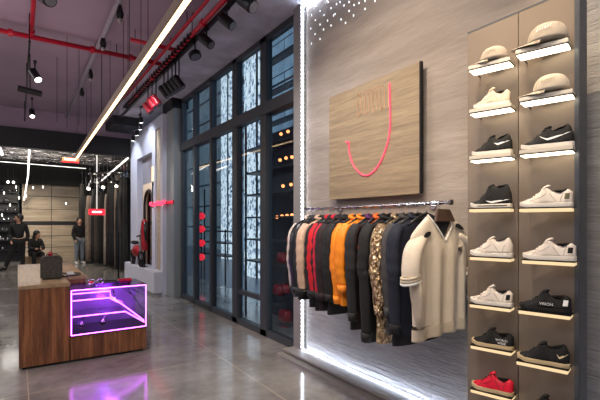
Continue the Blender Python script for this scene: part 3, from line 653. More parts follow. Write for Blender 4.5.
# goods in the case
for (x, z, lab) in ((.86, .304, 'small chrome ornament on the floor of the purple case'), (.62, .304, 'small chrome ornament at the dark end of the purple case')):
    o = empty('chrome_ornament', (x, FY+.32, z), lab, 'ornament', 'chrome ornaments in the case')
    MB().ball((0, 0, .045), .04, 12, 8).build('body', M['chrome'], o, smooth=True); MB().tube([(0, 0, 0), (0, 0, .01)], .03, 12).build('foot', M['chrome'], o)
    MB().tube([(0, 0, .07), (.03, 0, .12), (.0, 0, .13)], .006, 6).build('handle', M['chrome'], o)
o = empty('chrome_sunglasses', (.78, FY+.3, .812), 'chrome sunglasses on the smoked glass lid of the case', 'sunglasses')
for s_ in (-1, 1): MB().tube([(s_*.05+.035*cos(q), 0, .035+.028*sin(q)) for q in [2*pi*k/14 for k in range(15)]], .005, 6).build('rim', M['chrome'], o); MB().tube([(s_*.085, 0, .04), (s_*.09, .1, .01)], .004, 6).build('temple', M['chrome'], o)
MB().tube([(-.016, 0, .04), (.016, 0, .04)], .004, 6).build('bridge', M['chrome'], o)
tr_ = empty('black_tray', (.92, FY+.42, .812), 'thin round black tray at the back of the glass case lid', 'tray')
MB().loft([[V((r_*cos(q), r_*.8*sin(q), z)) for q in [2*pi*k/28 for k in range(28)]] for (r_, z) in ((.13, 0), (.155, .012), (.15, .014), (.12, .004))]).build('dish', blackgl, tr_, smooth=True)
rb = empty('red_wallet', (1.14, FY+.46, .812), 'small bright red wallet on the glass case lid', 'wallet'); MB().box(-.08, .08, -.05, .05, 0, .018).build('cover', M['red'], rb, bevel=.006); MB().box(-.07, .082, -.045, .045, .018, .024).build('flap', M['red'], rb)
bgk = empty('felt_box', (.33, 5.78, .89), 'dark charcoal felt box standing on the counter top', 'box')
MB().box(-.11, .11, -.10, .10, 0, .27).build('body', M['stone'], bgk, bevel=.02)
MB().tube([(-.06, -.105, .26), (-.05, -.115, .30), (.05, -.115, .30), (.06, -.105, .26)], .007, 6).build('handle', M['stone'], bgk)
bl = empty('red_bauble', (.32, 5.78, 1.175), 'small red ball sitting on top of the charcoal felt box', 'ball'); MB().ball((0, 0, .005), .03, 12, 8).build('ball', M['red'], bl, smooth=True); MB().tube([(0, 0, .03), (0, 0, .05)], .006, 6).build('cap', M['chrome'], bl)
ty = empty('silver_tray', (.50, 6.05, .89), 'round silver tray on the counter beside the felt box', 'tray')
MB().loft([[V((r_*cos(q), r_*sin(q), z)) for q in [2*pi*k/32 for k in range(32)]] for (r_, z) in ((.15, 0), (.18, .015), (.175, .018), (.145, .005))]).build('dish', mat('tarnished_silver', (120, 116, 112), .25, .9), ty, smooth=True)
for i, (x, y, lab) in enumerate(((.06, .0, 'pale folded card at the right of the silver tray'), (-.07, .03, 'pale folded card at the left of the silver tray'))):
    o = empty('folded_card', (.50+x, 6.05+y, .897), lab, 'card', 'cards on the silver tray'); MB().poly([(-.04, 0, 0), (.04, 0, 0), (.03, .03, .035), (-.05, .03, .035)], (0, .003, 0)).build('front_leaf', M['white'], o); MB().poly([(-.05, .06, 0), (.03, .06, 0), (.03, .03, .035), (-.05, .03, .035)], (0, .003, 0)).build('back_leaf', M['white'], o)
st = empty('queue_post', (P(118.5, 284, Z=0).x, 7.6, 0), 'slim black barrier post standing behind the glass case', 'post')
pz = P(118.5, 262, Y=7.6); st.location = (pz.x, 7.6, 0)
MB().tube([(0, 0, 0), (0, 0, .02), (0, 0, .035)], [.12, .12, .03], 20).build('base', M['blackmetal'], st); MB().tube([(0, 0, .03), (0, 0, P(118.5, 232, Y=7.6).z)], .014, 8).build('pole', M['blackmetal'], st)

# ------------------------------------------------------------------ J sign board
sb = empty('sign_board', (2.72, 2.90, 1.79), 'large square wooden sign board with a red neon J on the plaster wall', 'sign')
MB().box(0, .03, -.6, .6, 0, 1.08).build('board', M['signwood'], sb, bevel=.003)
MB().box(.03, .08, -.57, .57, .03, 1.05).build('backing_box', M['blackmetal'], sb)
MB().box(-.001, .03, -.612, -.6, 0, 1.08).build('edge_trim', M['blackmetal'], sb)
Jp = [(389.5,83),(389.8,100),(390,124),(388.5,138),(384.5,152),(379,164),(372.5,172),(365.5,175.5),(358.5,172),(352.5,163.5),(349.2,152),(348.5,142)]
pts = [P(u, v, X=2.712)-V((2.72, 2.90, 1.79)) for (u, v) in Jp]
def cr(ps, k=6):
    out = []
    for i in range(len(ps)-1):
        p0, p1, p2, p3 = ps[max(i-1, 0)], ps[i], ps[i+1], ps[min(i+2, len(ps)-1)]
        for j in range(k):
            t_ = j/k; out.append(.5*((2*p1)+(-p0+p2)*t_+(2*p0-5*p1+4*p2-p3)*t_*t_+(-p0+3*p1-3*p2+p3)*t_**3))
    return out+[ps[-1]]
jt = MB(); jt.tube(cr(pts), .0052, 8); jn = jt.build('neon_letter', M['jneon'], sb, smooth=True)
jt = MB(); jt.tube([pts[-1], pts[-1]+V((.0, .035, .004))], .007, 8); jt.build('letter_serif', M['jneon'], sb)
# faint vertical script strokes above the hook
g = MB(); k0 = P(357, 112, X=2.712)-V((2.72, 2.90, 1.79)); k1 = P(388, 100, X=2.712)-V((2.72, 2.90, 1.79)); n = 9
for i in range(n):
    f = i/(n-1); c_ = k0.lerp(k1, f); y_ = c_.y; zc = .86-.0*f
    pts_ = [V((-.004, y_, zc+.10)), V((-.004, y_-.004, zc-.06)), V((-.004, y_-.015, zc-.085)), V((-.004, y_-.03, zc-.06))]
    g.tube(pts_ if i % 2 == 0 else pts_[:2], .0035, 5)
for i in range(7):
    f = (i+.3)/8; y_ = k0.lerp(k1, f).y; g.tube([(-.004, y_, .985), (-.004, y_-.02, 1.0), (-.004, y_-.022, .97)], .0035, 5)
g.build('script_lettering', M['faintneon'], sb)

# ------------------------------------------------------------------ clothes rail and garments
RX, RZ = 2.42, 1.69
rail = empty('clothes_rail', (RX, 1.80, RZ), 'chrome clothes rail with a twisted profile fixed to the plaster wall', 'clothes rail')
g = MB(); rr = []
for i in range(160):
    y = i/159*1.72; tw = y*60
    rr.append([V(((.012+.003*cos(3*(q)+tw))*cos(q), y, (.012+.003*cos(3*(q)+tw))*sin(q))) for q in [2*pi*k/9 for k in range(9)]])
g.loft(rr); g.build('bar', M['chrome'], rail, smooth=True)
for y in (.42, 1.6):
    MB().tube([(0, y, 0), (.38, y, 0)], .006, 8).build('bracket', M['chrome'], rail); MB().tube([(.365, y, 0), (.38, y, 0)], .03, 14).build('wall_plate', M['chrome'], rail)
MB().tube([(0, -.03+.0, .0), (0, -.01, 0)], .018, 14).build('end_cap', M['chrome'], rail)

def fbm(x, y, z): return noise.noise(V((x, y, z)))
def garment(Y, label, m, cat='jacket', L=.82, hw=.235, thick=.042, sleeve=.60, cuff=None, hem=None, collar=None, ztop=1.585, seed=0, belly=0, tilt=0, rails=True, name='hanging_jacket', zip_=True, sl_x=.05):
    r = empty(name, (RX, Y, ztop), label, cat, 'clothes on the rail', rz=tilt)
    n = 40; rings = []; zs = [0, .012, .03, .055, .09, .14, .2, .28, .36, .45, .54, .63, .72, .8, .88, .95, 1]
    def rings_for(z0, z1, grow=0.0):
        out = []
        for zf in zs:
            z = z0+(z1-z0)*zf
            if z < .07: w = .075+(hw-.03-.075)*(z/.07)**.8; b = .022+.02*(z/.07)
            else:
                w = hw-.03+.03*min(1, (z-.07)/.12); b = thick*(1-.0*z)
            w += grow; b = b+grow*.6+belly*sin(min(1, z/L)*pi)
            ring = []
            for k in range(n):
                q = 2*pi*k/n; fold = 1+.28*fbm(cos(q)*2.2+seed*7, sin(q)*2.2, z*2.0+seed)*min(1, z/.15)
                cw = abs(cos(q))**.75*(1 if cos(q) > 0 else -1); sw = abs(sin(q))**.8*(1 if sin(q) > 0 else -1)
                ring.append(V((w*cw*(1+.05*fbm(z*4, seed, k*.0)), b*sw*fold, -z)))
            out.append(ring)
        return out
    MB().loft(rings_for(0, L)).build('body', m, r, smooth=True, sub=1)
    hm = hem or m
    MB().loft([[v_ for v_ in ring] for ring in rings_for(L-.05, L+.012, .004)]).build('hem_band', hm, r, smooth=True)
    for s_ in (-1, 1):
        pts = [V((s_*(hw-.055), 0, -.055)), V((s_*(hw+.0), -.004, -.13)), V((s_*(hw+.02), -.012, -.25)), V((s_*(hw+sl_x*.6), -.018+.012*sin(seed), -.38)), V((s_*(hw+sl_x*.5), -.024, -.48)), V((s_*(hw+sl_x*.2), -.03, -(.06+sleeve)))]
        sp_ = cr(pts, 5); rad = []
        for i in range(len(sp_)):
            f = i/(len(sp_)-1); rad.append((.047+.014*sin(min(1, f*2.2)*pi*.5)-.018*f)*(1+.07*sin(i*1.7+seed*3)*(f > .3)))
        sl_ = MB(); sl_.tube(sp_, rad, 14, flat=.62); so = sl_.build('sleeve', m, r, smooth=True)
        e = sp_[-1]; MB().tube([e+V((0, 0, .03)), e+V((0, 0, -.035))], [rad[-1]*1.0, rad[-1]*.85], 12).build('cuff', cuff or hm, so, smooth=True)
    cm = collar or m
    cpts = [V((.085*sin(q), -.03*cos(q)-.002, -.005+.035*(1-cos(q))*.5+.0)) for q in [-pi*.9+1.8*pi*k/16 for k in range(17)]]
    g = MB(); g.tube(cpts, .017, 8); g.build('collar', cm, r, smooth=True)
    if zip_:
        b_ = MB(); b_.box(-.004, .004, -thick*1.12-.006, -thick*.95, -L+.02, -.05); b_.build('zip', M['steel'], r)
    return r
def hanger(Y, label, m=None, ztop=1.585, big=False, rz=0):
    m = m or M['blackmetal']; h = empty('clothes_hanger', (RX, Y, ztop), label, 'hanger', 'hangers on the rail', rz=rz)
    hz = RZ-ztop
    MB().tube([(0, 0, .02), (0, 0, hz-.035)]+[(.018*sin(a_)*-1, 0, hz-.006+.020*-cos(a_)) for a_ in [.35*pi*k/1.6 for k in range(9)]], .0026, 6).build('hook', M['chrome'], h)
    if big: MB().poly([(-.108, -.052, -.042), (.108, -.052, -.042), (.066, -.038, .045), (-.066, -.038, .045)], (0, .02, 0)).build('shoulder_bar', m, h, bevel=.004)
    else: MB().tube([(-.19, 0, -.05), (-.1, 0, -.005), (-.03, 0, .022), (0, 0, .028), (.03, 0, .022), (.1, 0, -.005), (.19, 0, -.05)], [.008, .014, .014, .016, .014, .014, .008], 8).build('shoulder_bar', m, h, smooth=True)
    return h
def cloth(name, rgb, rough=.8, **kw): return mat(name, rgb, rough, var=kw.pop('var', .18), scale=kw.pop('scale', 8), bump=.35, bscale=60, **kw)
K = dict(ivory=cloth('ivory_cloth', (205, 190, 182)), leather=mat('black_leather', (24, 26, 32), .33, var=.25, scale=8, bump=.3, bscale=25), char=cloth('charcoal_cloth', (38, 40, 46)), beige=cloth('beige_cloth', (205, 172, 148)),
 black=cloth('black_wool', (20, 20, 22)), red=cloth('bright_red_cloth', (205, 16, 34)), crimson=cloth('crimson_cloth', (198, 14, 50)), maroon=cloth('maroon_black', (36, 20, 24)), orange=cloth('orange_cloth', (250, 140, 14), .6), orange2=cloth('deep_orange_cloth', (238, 104, 18), .6),
 black2=cloth('faded_black', (30, 30, 33)), purple=cloth('purple_cloth', (84, 34, 92)), seq=M['sequin'], grey=cloth('grey_cloth', (66, 64, 64)), navy=cloth('navy_cloth', (22, 28, 44)), cream=cloth('cream_knit', (224, 210, 188), .85, var=.04), creamrib=cloth('cream_rib', (205, 190, 166), .9, var=.06), white=cloth('white_edging', (240, 236, 228)))
items = [
 (3.38, 'ivory', 'pale ivory jacket farthest along the rail by the LED strip', dict(L=.70, cuff=K['black'], hem=K['black'])),
 (3.32, 'leather', 'shiny black leather jacket next to the ivory one', dict(L=.72, hw=.25)),
 (3.27, 'char', 'charcoal jacket between the leather and the beige jackets', dict(L=.74)),
 (3.205, 'beige', 'beige-pink jacket with black ribbed hem', dict(L=.72, hw=.25, hem=K['black'], cuff=K['black'])),
 (3.09, 'black', 'black jacket just nearer than the beige one', dict(L=.78)),
 (3.05, 'red', 'bright red jacket whose sleeve shows between black ones', dict(L=.74, hem=K['black'])),
 (3.01, 'black', 'slim black jacket between the two red ones', dict(L=.80, hw=.225)),
 (2.955, 'crimson', 'crimson jacket nearer than the bright red one', dict(L=.74, hem=K['black'], cuff=K['black'], hw=.24)),
 (2.91, 'maroon', 'maroon-black jacket beside the crimson one', dict(L=.78, hw=.25)),
 (2.82, 'black', 'black jacket just behind the orange one', dict(L=.80, hw=.24)),
 (2.715, 'orange', 'orange jacket on the far side of the orange pair', dict(L=.66, hw=.23)),
 (2.62, 'orange', 'orange jacket with a rucked sleeve, nearer of the orange pair', dict(L=.69, hw=.26, thick=.05, sleeve=.5)),
 (2.51, 'black2', 'faded black jacket with a purple collar', dict(L=.86, collar=K['purple'], hw=.25, sleeve=.7)),
 (2.42, 'orange2', 'long deep orange top showing only below the black jackets', dict(L=.93, hw=.19, sleeve=.5, sl_x=-.02)),
 (2.345, 'black', 'long black jacket left of the sequin one', dict(L=.92, hw=.26, sleeve=.82)),
 (2.225, 'seq', 'long gold sequin dress jacket', dict(L=.90, hw=.25, sleeve=.6, thick=.05)),
 (2.145, 'grey', 'dark grey jacket between the sequin and the navy garments', dict(L=.82, hw=.225)),
 (2.065, 'navy', 'navy blue jacket behind the cream sweater', dict(L=.88, hw=.25, hem=K['black'], sleeve=.7)),
]
for i, (Y, k, lab, kw) in enumerate(items):
    garment(Y, lab, K[k], seed=i*1.37+.5, **kw)
    hanger(Y, 'slim black hanger carrying the ' + lab.split(' just')[0].split(' between')[0].split(' farthest')[0].split(' next')[0].split(' nearer')[0].split(' whose')[0].split(' beside')[0].split(' behind')[0].split(' left of')[0].split(' on the')[0].split(' showing')[0].split(' with')[0] + (' (%s)' % '' if False else '') + {2: '', 4: ' beside the beige one', 6: ' between the red ones', 9: ' behind the orange pair', 10: ' farther back', 11: ' with the rucked sleeve', 14: ' by the sequins'}.get(i, ''))
hanger(1.985, 'spare slim black hanger just behind the cream sweater'); 
# cream sweater, worked on its own
Y = 1.87; ZT = 1.60
sw = empty('hanging_sweater', (RX, Y, ZT), 'wide cream short sleeved sweater with a V neck facing into the room', 'sweater', 'clothes on the rail')
n = 72; L = .80; rings = []
def sww(z):
    if z < .13: return .12+.17*(z/.13)**.95
    if z < .3: return .29-.01*(z-.13)/.17
    return .28-.02*((z-.3)/.5)
for z in [0, .01, .025, .045, .07, .1, .14, .18, .23, .28, .34, .40, .46, .52, .58, .64, .69, .73]:
    w = sww(z); b = .03+.025*min(1, z/.25); ring = []
    for k in range(n):
        q = 2*pi*k/n; cw = abs(cos(q))**.8*(1 if cos(q) > 0 else -1); sw_ = abs(sin(q))**.7*(1 if sin(q) > 0 else -1)
        x = w*cw; fold = .016*sin(x*42+1+z*2)*min(1, z/.4)+.006*sin(x*90)*min(1, z/.5)
        y = b*sw_+fold*(1 if sin(q) < 0 else .4)*abs(sin(q))
        zz = -z
        if z < .2 and sin(q) < 0: zz -= max(0, .17-abs(x)*1.25)*max(0, 1-z/.2)*1.0   # V neck dips at the front
        ring.append(V((x, y, zz)))
    rings.append(ring)
MB().loft(rings, cap=False).build('body', K['cream'], sw, smooth=True, sub=1)
rings = []
for j, z in enumerate([.72, .735, .75, .77, .79, .80, .795, .75]):
    w = sww(min(z, .73))+(.006 if j < 6 else -.01); b = .055+.004*(j > 0)-(.012 if j > 5 else 0); ring = []
    for k in range(n):
        q = 2*pi*k/n; cw = abs(cos(q))**.8*(1 if cos(q) > 0 else -1); sw_ = abs(sin(q))**.7*(1 if sin(q) > 0 else -1); x = w*cw
        y = b*sw_+(.017*sin(x*42+2.4))*abs(sin(q))*(1 if sin(q) < 0 else .4)+.0012*sin(k*pi)
        ring.append(V((x, y, -z-.045*max(0, .5-(x+w)/(2*w))**2*3)))
    rings.append(ring)
MB().loft(rings, cap=False).build('hem_rib', K['creamrib'], sw, smooth=True)
for s_ in (-1, 1):
    pts = [V((s_*.17, 0, -.135)), V((s_*.245, -.01, -.18)), V((s_*.31, -.03, -.24)), V((s_*.345, -.045, -.33)), V((s_*.35, -.05, -.40))]
    if s_ > 0: pts = [V((p.x-.0 if p.x < .3 else .30+(p.x-.3)*.4, p.y, p.z)) for p in pts]
    sp_ = cr(pts, 5); g = MB(); g.tube(sp_, [.042+.024*min(1, i/7)-.006*(i/20) for i in range(len(sp_))], 16, flat=.7); so = g.build('sleeve', K['cream'], sw, smooth=True)
    e = sp_[-1]
    for j in range(3):
        zj = -.01+j*.018; g = MB(); g.tube([e+V((.068*cos(q), .05*sin(q), -zj-.014*cos(q)*s_)) for q in [2*pi*k/18 for k in range(19)]], .009, 8); g.build('rolled_cuff', K['white'] if j == 2 else K['creamrib'], so, smooth=True)
    if s_ < 0: MB().tube([e+V((.02, -.01, -.0)), e+V((.045, -.01, -.12)), e+V((.055, -.01, -.24)), e+V((.06, -.01, -.33))], [.045, .05, .035, .012], 12, flat=.5).build('hanging_tail', K['creamrib'], so, smooth=True)
# neckline edging, patches, label
def swp(x, z, off=.0): # front surface point
    w = sww(z); b = .03+.025*min(1, z/.25); c = min(1, abs(x)/w)**(1/.8); s1 = math.sqrt(max(0, 1-c*c)); y = -b*s1**.7
    y += .016*sin(x*42+1+z*2)*min(1, z/.4)*s1+.006*sin(x*90)*min(1, z/.5)*s1
    zz = -z
    if z < .2: zz -= max(0, .17-abs(x)*1.25)*max(0, 1-z/.2)
    return V((x, y-off, zz))
g = MB(); g.tube(cr([V((-.128, -.0, .006)), V((-.085, -.036, -.066)), V((-.012, -.046, -.158)), V((0, -.047, -.168)), V((.012, -.046, -.158)), V((.085, -.036, -.066)), V((.128, .0, .006))], 6), .006, 8); g.build('neck_edging', K['white'], sw, smooth=True)
g = MB(); g.poly([(-.125, -.01, -.0), (0, -.028, -.165), (.125, -.01, -.0)], (0, .01, 0)); g.build('neck_lining', K['char'], sw)
for (x0, x1, z0, z1) in ((-.22, -.15, .080, .105), (.12, .22, .03, .06)):
    g = MB(); N_ = 8; up_ = []; dn = []
    for k in range(N_+1):
        f = k/N_; x = x0+(x1-x0)*f; zc = z0+(z1-z0)*(1-f if x0 < 0 else f)+(.035 if x0 < 0 else .03); h_ = .017*math.sin(max(.08, min(.92, f))*pi)**.5
        up_.append(swp(x, zc-h_, .012)); dn.append(swp(x, zc+h_, .012))
    g.poly(up_+dn[::-1], (0, .006, 0)); g.build('shoulder_patch', blackcl, sw)
lx, lz = .155, .235; c_ = swp(lx, lz, .008)
lb = MB().box(c_.x-.028, c_.x+.028, c_.y-.002, c_.y+.012, c_.z-.02, c_.z+.02).build('chest_label', K['creamrib'], sw)
MB().box(c_.x-.016, c_.x-.004, c_.y-.005, c_.y-.002, c_.z-.012, c_.z+.014).box(c_.x-.018, c_.x+.02, c_.y-.005, c_.y-.002, c_.z+.006, c_.z+.013).box(c_.x+.004, c_.x+.02, c_.y-.005, c_.y-.002, c_.z-.012, c_.z-.004).build('label_print', M['dark'], lb)
hanger(Y-.0, 'brown broad shouldered hanger holding the cream sweater', mat('brown_hanger', (78, 58, 46), .5), ZT+.0, True)

# ------------------------------------------------------------------ shoe panel
PX = 2.45
pn = empty('shoe_display_panel', (PX, 1.34, 0), 'tall bronze metal display panel carrying the shoe shelves', 'display panel')
MB().box(0, .05, .0, .335, 0, 2.79).build('back_sheet', M['bronze'], pn, bevel=.002)
MB().box(0, .05, -.31, -.004, 0, 2.79).build('back_sheet', M['bronze'], pn, bevel=.002)
MB().box(-.02, .07, -.335, -.31, 0, 2.80).build('edge_post', M['bronze_edge'], pn, bevel=.003)
MB().box(.05, .09, -.31, .33, 0, 2.75).build('rear_frame', M['blackmetal'], pn)
MB().box(-.0, .05, -.31, .335, 2.79, 2.80).build('top_rail', M['bronze_edge'], pn)

def shelf(uc, vc, w_, row, side, label):
    X = PX-.085; c = P(uc, vc, X=X); a_ = R(15)
    o = empty('shoe_shelf', (X, c.y, c.z), label, 'shelf', 'lit shoe shelves', rz=a_)   # local y runs from heel (near) to toe (far)
    hot = row < 3
    MB().box(-.045, .055, -w_/2, w_/2, 0, .006).build('plate', M['blackmetal'], o, bevel=.001)
    MB().box(-.045, .05, -w_/2+.004, w_/2-.004, -.005 if hot else -.018, 0).build('diffuser', M['shelfhot'] if hot else M['shelfglow'], o, bevel=.002)
    if hot: MB().box(-.05, .055, -w_/2, w_/2, .006, .028).build('riser', M['shelfwhite'], o, bevel=.002)
    MB().tube([(.05, -w_/2+.01, 0), (.10, -w_/2-.0, 0)], .004, 6).build('pin', M['blackmetal'], o); MB().tube([(.04, w_/2-.02, 0), (.16, w_/2-.02, 0)], .004, 6).build('pin', M['blackmetal'], o)
    return o, (.028 if hot else .006)

# shoe profile: length along local +y = toe, x = width, z up; origin under the middle
def interp(tab, t_):
    for (a_, va), (b_, vb) in zip(tab, tab[1:]):
        if t_ <= b_:
            f = (t_-a_)/(b_-a_); f = f*f*(3-2*f); return va+(vb-va)*f
    return tab[-1][1]
TOPL = [(0, .032), (.06, .045), (.2, .057), (.34, .084), (.46, .118), (.52, .124), (.62, .098), (.78, .088), (.92, .108), (1, .092)]
TOPH = [(0, .032), (.06, .045), (.2, .058), (.34, .094), (.46, .14), (.54, .158), (.66, .146), (.8, .15), (.92, .158), (1, .10)]
TOPR = [(0, .032), (.06, .045), (.2, .059), (.34, .088), (.46, .120), (.54, .128), (.64, .106), (.78, .118), (.92, .135), (1, .09)]
WID = [(0, .016), (.05, .032), (.16, .043), (.34, .046), (.5, .041), (.7, .034), (.88, .035), (.96, .029), (1, .016)]
def shoe(o_loc, rz, Lh, up, sole, label, prof=TOPL, accent=None, swoosh=None, word=None, lace=None, heel=None, lining=None, sw_t=(.28, .95), group='shoes on the display shelves', midline=None, name='sneaker'):
    r = empty(name, o_loc, label, 'shoe', group, rz=rz); n = 20; r.scale = (.86,)*3
    SH = .026
    def yy(t_): return Lh*(.5-t_)
    def side(t_, z):   # half width at height z
        top = interp(prof, t_); w = interp(WID, t_); h = max(0, min(1, (z-SH)/(top-SH+1e-6)))
        return w*(1-.42*h**1.6)*math.sqrt(max(0, 1-h**7))
    rings = []
    N = 34
    for i in range(N+1):
        t_ = i/N; top = interp(prof, t_); ring = []
        zb = SH-.006
        for k in range(n):
            q = pi*k/(n-1); # from +x round over the top to -x
            h = sin(q)**.75; z = zb+(top-zb)*h; w = interp(WID, t_)
            x = (w*(1-.42*h**1.6))*(cos(q) if abs(cos(q)) < 1 else cos(q)); x = (1 if cos(q) > 0 else -1)*w*(1-.35*h)*abs(cos(q))**.45
            ring.append(V((x, yy(t_), z)))
        rings.append(ring)
    MB().loft(rings).build('upper', up, r, smooth=True)
    rings = []
    for i in range(N+1):
        t_ = i/N; w = interp(WID, t_)+.0035; lift = .012*max(0, .16-t_)/.16; ring = []
        for (fx, z) in ((1, .002), (1.02, .012), (1, SH), (.8, SH+.002), (-.8, SH+.002), (-1, SH), (-1.02, .012), (-1, .002), (-.8, 0), (.8, 0)): ring.append(V((w*fx, yy(t_)*1.015, z+lift)))
        rings.append(ring)
    so = MB().loft(rings).build('sole', sole, r, smooth=False)
    if midline:
        g = MB(); g.tube([V((-interp(WID, t_)-.0045, yy(t_), .015)) for t_ in [k/14 for k in range(3, 14)]], .003, 6); g.build('sole_stripe', midline, so)
    lin = lining or M['dark']
    # collar opening
    g = MB(); rr = []
    for (f, dz) in ((1, .004), (.8, .0065), (.45, .002)):
        rr.append([V((.024*f*cos(q), yy(.76)+Lh*.15*f*sin(q), interp(prof, .76-.15*f*sin(q))-.001+dz)) for q in [2*pi*k/18 for k in range(18)]])
    g.loft(rr); g.build('collar_lining', lin, r, smooth=True)
    zt = interp(prof, .5); g = MB(); g.tube([(0, yy(.40), interp(prof, .40)-.006), (0, yy(.48), zt-.002), (0, yy(.55), zt+.008), (0, yy(.585), zt+.010)], [.012, .021, .020, .012], 12, flat=.55); g.build('tongue', accent or up, r, smooth=True)
    seam = mat('seam_' + up.name, (150, 142, 132), .7) if up.name.startswith(('white', 'beige')) else mat('seam_dark', (34, 34, 38), .6)
    sm_ = MB()
    g = MB()
    for k in range(5):
        t_ = .26+.055*k; z = interp(prof, t_); g.tube([(-.024, yy(t_), z-.006), (-.01, yy(t_), z+.0025), (.01, yy(t_+.02), z+.0035), (.024, yy(t_+.02), z-.004)], .0028, 5)
    g.tube([(-.012, yy(.5), zt+.004), (-.03, yy(.47), zt-.004), (-.034, yy(.52), zt-.016)], .0024, 5); g.build('laces', lace or up, r)
    def sp(t_, z, off=.0015):
        top = interp(prof, t_); zb = SH-.006; h = max(0, min(.995, (z-zb)/(top-zb))); q = math.asin(h**(1/.75)); w = interp(WID, t_)
        return V((-(w*(1-.35*h)*abs(cos(q))**.45)-off, yy(t_), z))
    for path in ([(.20, .03), (.24, .045), (.27, .06), (.30, .074)], [(.30, .05), (.42, .062), (.52, .085)], [(.58, .085), (.66, .055), (.72, .032)], [(.84, .085), (.80, .06), (.79, .034)], [(.04, .03), (.12, .046), (.2, .047), (.3, .04)]):
        pp = [sp(a_, min(b_, interp(prof, a_)-.006), .0002) for a_, b_ in path]; sm_.tube(pp, .0016, 5)
    sm_.build('panel_seams', seam, r)
    def decal(outline_top, outline_bot, m, nm):
        g = MB(); a__ = [sp(*p_) for p_ in outline_top]; b__ = [sp(*p_) for p_ in outline_bot]
        va = [g.bm.verts.new(p_) for p_ in a__]; vb = [g.bm.verts.new(p_) for p_ in b__]; vc = [g.bm.verts.new(p_+V((.004, 0, 0))) for p_ in a__]; vd = [g.bm.verts.new(p_+V((.004, 0, 0))) for p_ in b__]
        for i in range(len(va)-1):
            g.bm.faces.new((va[i], va[i+1], vb[i+1], vb[i])); g.bm.faces.new((va[i], vc[i], vc[i+1], va[i+1])); g.bm.faces.new((vb[i], vb[i+1], vd[i+1], vd[i]))
        g.build(nm, m, r)
    if swoosh:
        t0, t1, zb_, hh = sw_t if len(sw_t) == 4 else (sw_t[0], sw_t[1], .04, .045)
        T_, B_ = [], []
        for k in range(13):
            f = k/12; t_ = t0+(t1-t0)*f
            zlow = zb_+hh*(.42*(1-f)**2*1.0 if f < .3 else 0)+hh*max(0, (f-.18))**1.25
            wdt = .013*math.sin(pi*min(1, (f*1.25+.02)))**.8 if f < .78 else .013*max(0, (1-f)/.22)*.55
            if f < .3: zlow = zb_+hh*.55*((.3-f)/.3)**1.5
            B_.append((t_, zlow)); T_.append((t_, zlow+max(.0012, wdt if f > .05 else .002)))
        decal(T_, B_, swoosh, 'side_mark')
    if heel: decal([(.87+.03*k, .083) for k in range(4)], [(.86+.03*k, .048) for k in range(4)], heel, 'heel_tab')
    if word:
        c = sp(.55, .05); tx = text('side_lettering', word[0], word[1], word[2], r, (c.x-.0035, yy(word[3]), word[4]), (pi/2, 0, -pi/2), .0008)
    return r
W = mat('white_leather', (214, 204, 192), .5, var=.03); Wb = mat('beige_suede', (206, 192, 170), .8, var=.05); BK = mat('black_nubuck', (4, 4, 5), .8, var=.2); BM = mat('black_mesh', (7, 7, 9), .8, var=.3, scale=40)
WS = mat('white_rubber', (226, 220, 208), .5, var=.03); CR = mat('cream_rubber', (205, 182, 140), .5, var=.03); RD = mat('red_leather', (222, 18, 52), .4, var=.08); WM = mat('white_mark', (240, 240, 238), .4); GT = mat('olive_tag', (92, 88, 60), .6)
def cap(loc, rz, s_, label, m, word=None):
    r = empty('baseball_cap', loc, label, 'cap', 'caps on the top shelves', rz=rz); r.scale = (s_,)*3
    rings = []
    for j in range(12):
        f = j/11; rr_ = cos(f*pi/2*.97)**.62; z = .015+.088*sin(f*pi/2)
        rings.append([V((.074*rr_*cos(q), (.088*rr_)*sin(q)-.02, z)) for q in [2*pi*k/32 for k in range(32)]])
    MB().loft(rings).build('crown', m, r, smooth=True)
    rings = []
    for j in range(9):
        f = j/8; q = pi*(.06+.88*f); o1 = V((.072*cos(q), .088*sin(q)-.02, .018)); o2 = V((.074*cos(q)*1.02, (.088+.075*sin(q)**.8)*sin(q)-.02+.0, .008+.008*sin(q)-.012*cos(q)**2))
        rings.append([o1, o2, o2-V((0, 0, .004)), o1-V((0, 0, .004))])
    MB().loft(rings).build('brim', m, r, smooth=True)
    MB().ball((0, -.02, .104), .007, 8, 6).build('button', m, r)
    g = MB()
    for k in range(3):
        q = pi*k/3+.26; g.tube([((.0747*cos(a_)**.62 if cos(a_) > 0 else 0)*cos(q), (.0887*(cos(a_)**.62 if cos(a_) > 0 else 0))*sin(q)-.02, .0155+.0885*sin(a_)) for a_ in [pi/2*.97*i/12 for i in range(13)]], .0012, 4)
    g.build('panel_seams', mat('cap_stitch', (160, 146, 126), .8), r)
    g = MB()
    for k in range(6): g.tube([(-.0745, .012-.011*k, .052+.002*k), (-.073, .008-.011*k, .063+.002*k)], .0018, 5)
    g.build('embroidery', WM if word else mat('cap_stitch', (160, 146, 126), .8), r)
    return r
rows_l = [(491, 68.5), (492, 112.5), (492, 160), (491, 209), (491.5, 257.5), (491.5, 305.5), (492.5, 347.5), (492.5, 392)]
rows_r = [(543, 52), (547, 100.5), (547, 154), (546, 208.5), (549, 261), (545, 312), (543, 364)]
num = ['topmost', 'second', 'third', 'fourth', 'fifth', 'sixth', 'seventh', 'lowest']
capm = mat('oatmeal_cap', (168, 156, 140), .85, var=.06, scale=30); capm2 = mat('cream_cap', (186, 174, 156), .85, var=.05, scale=30)
grp = None
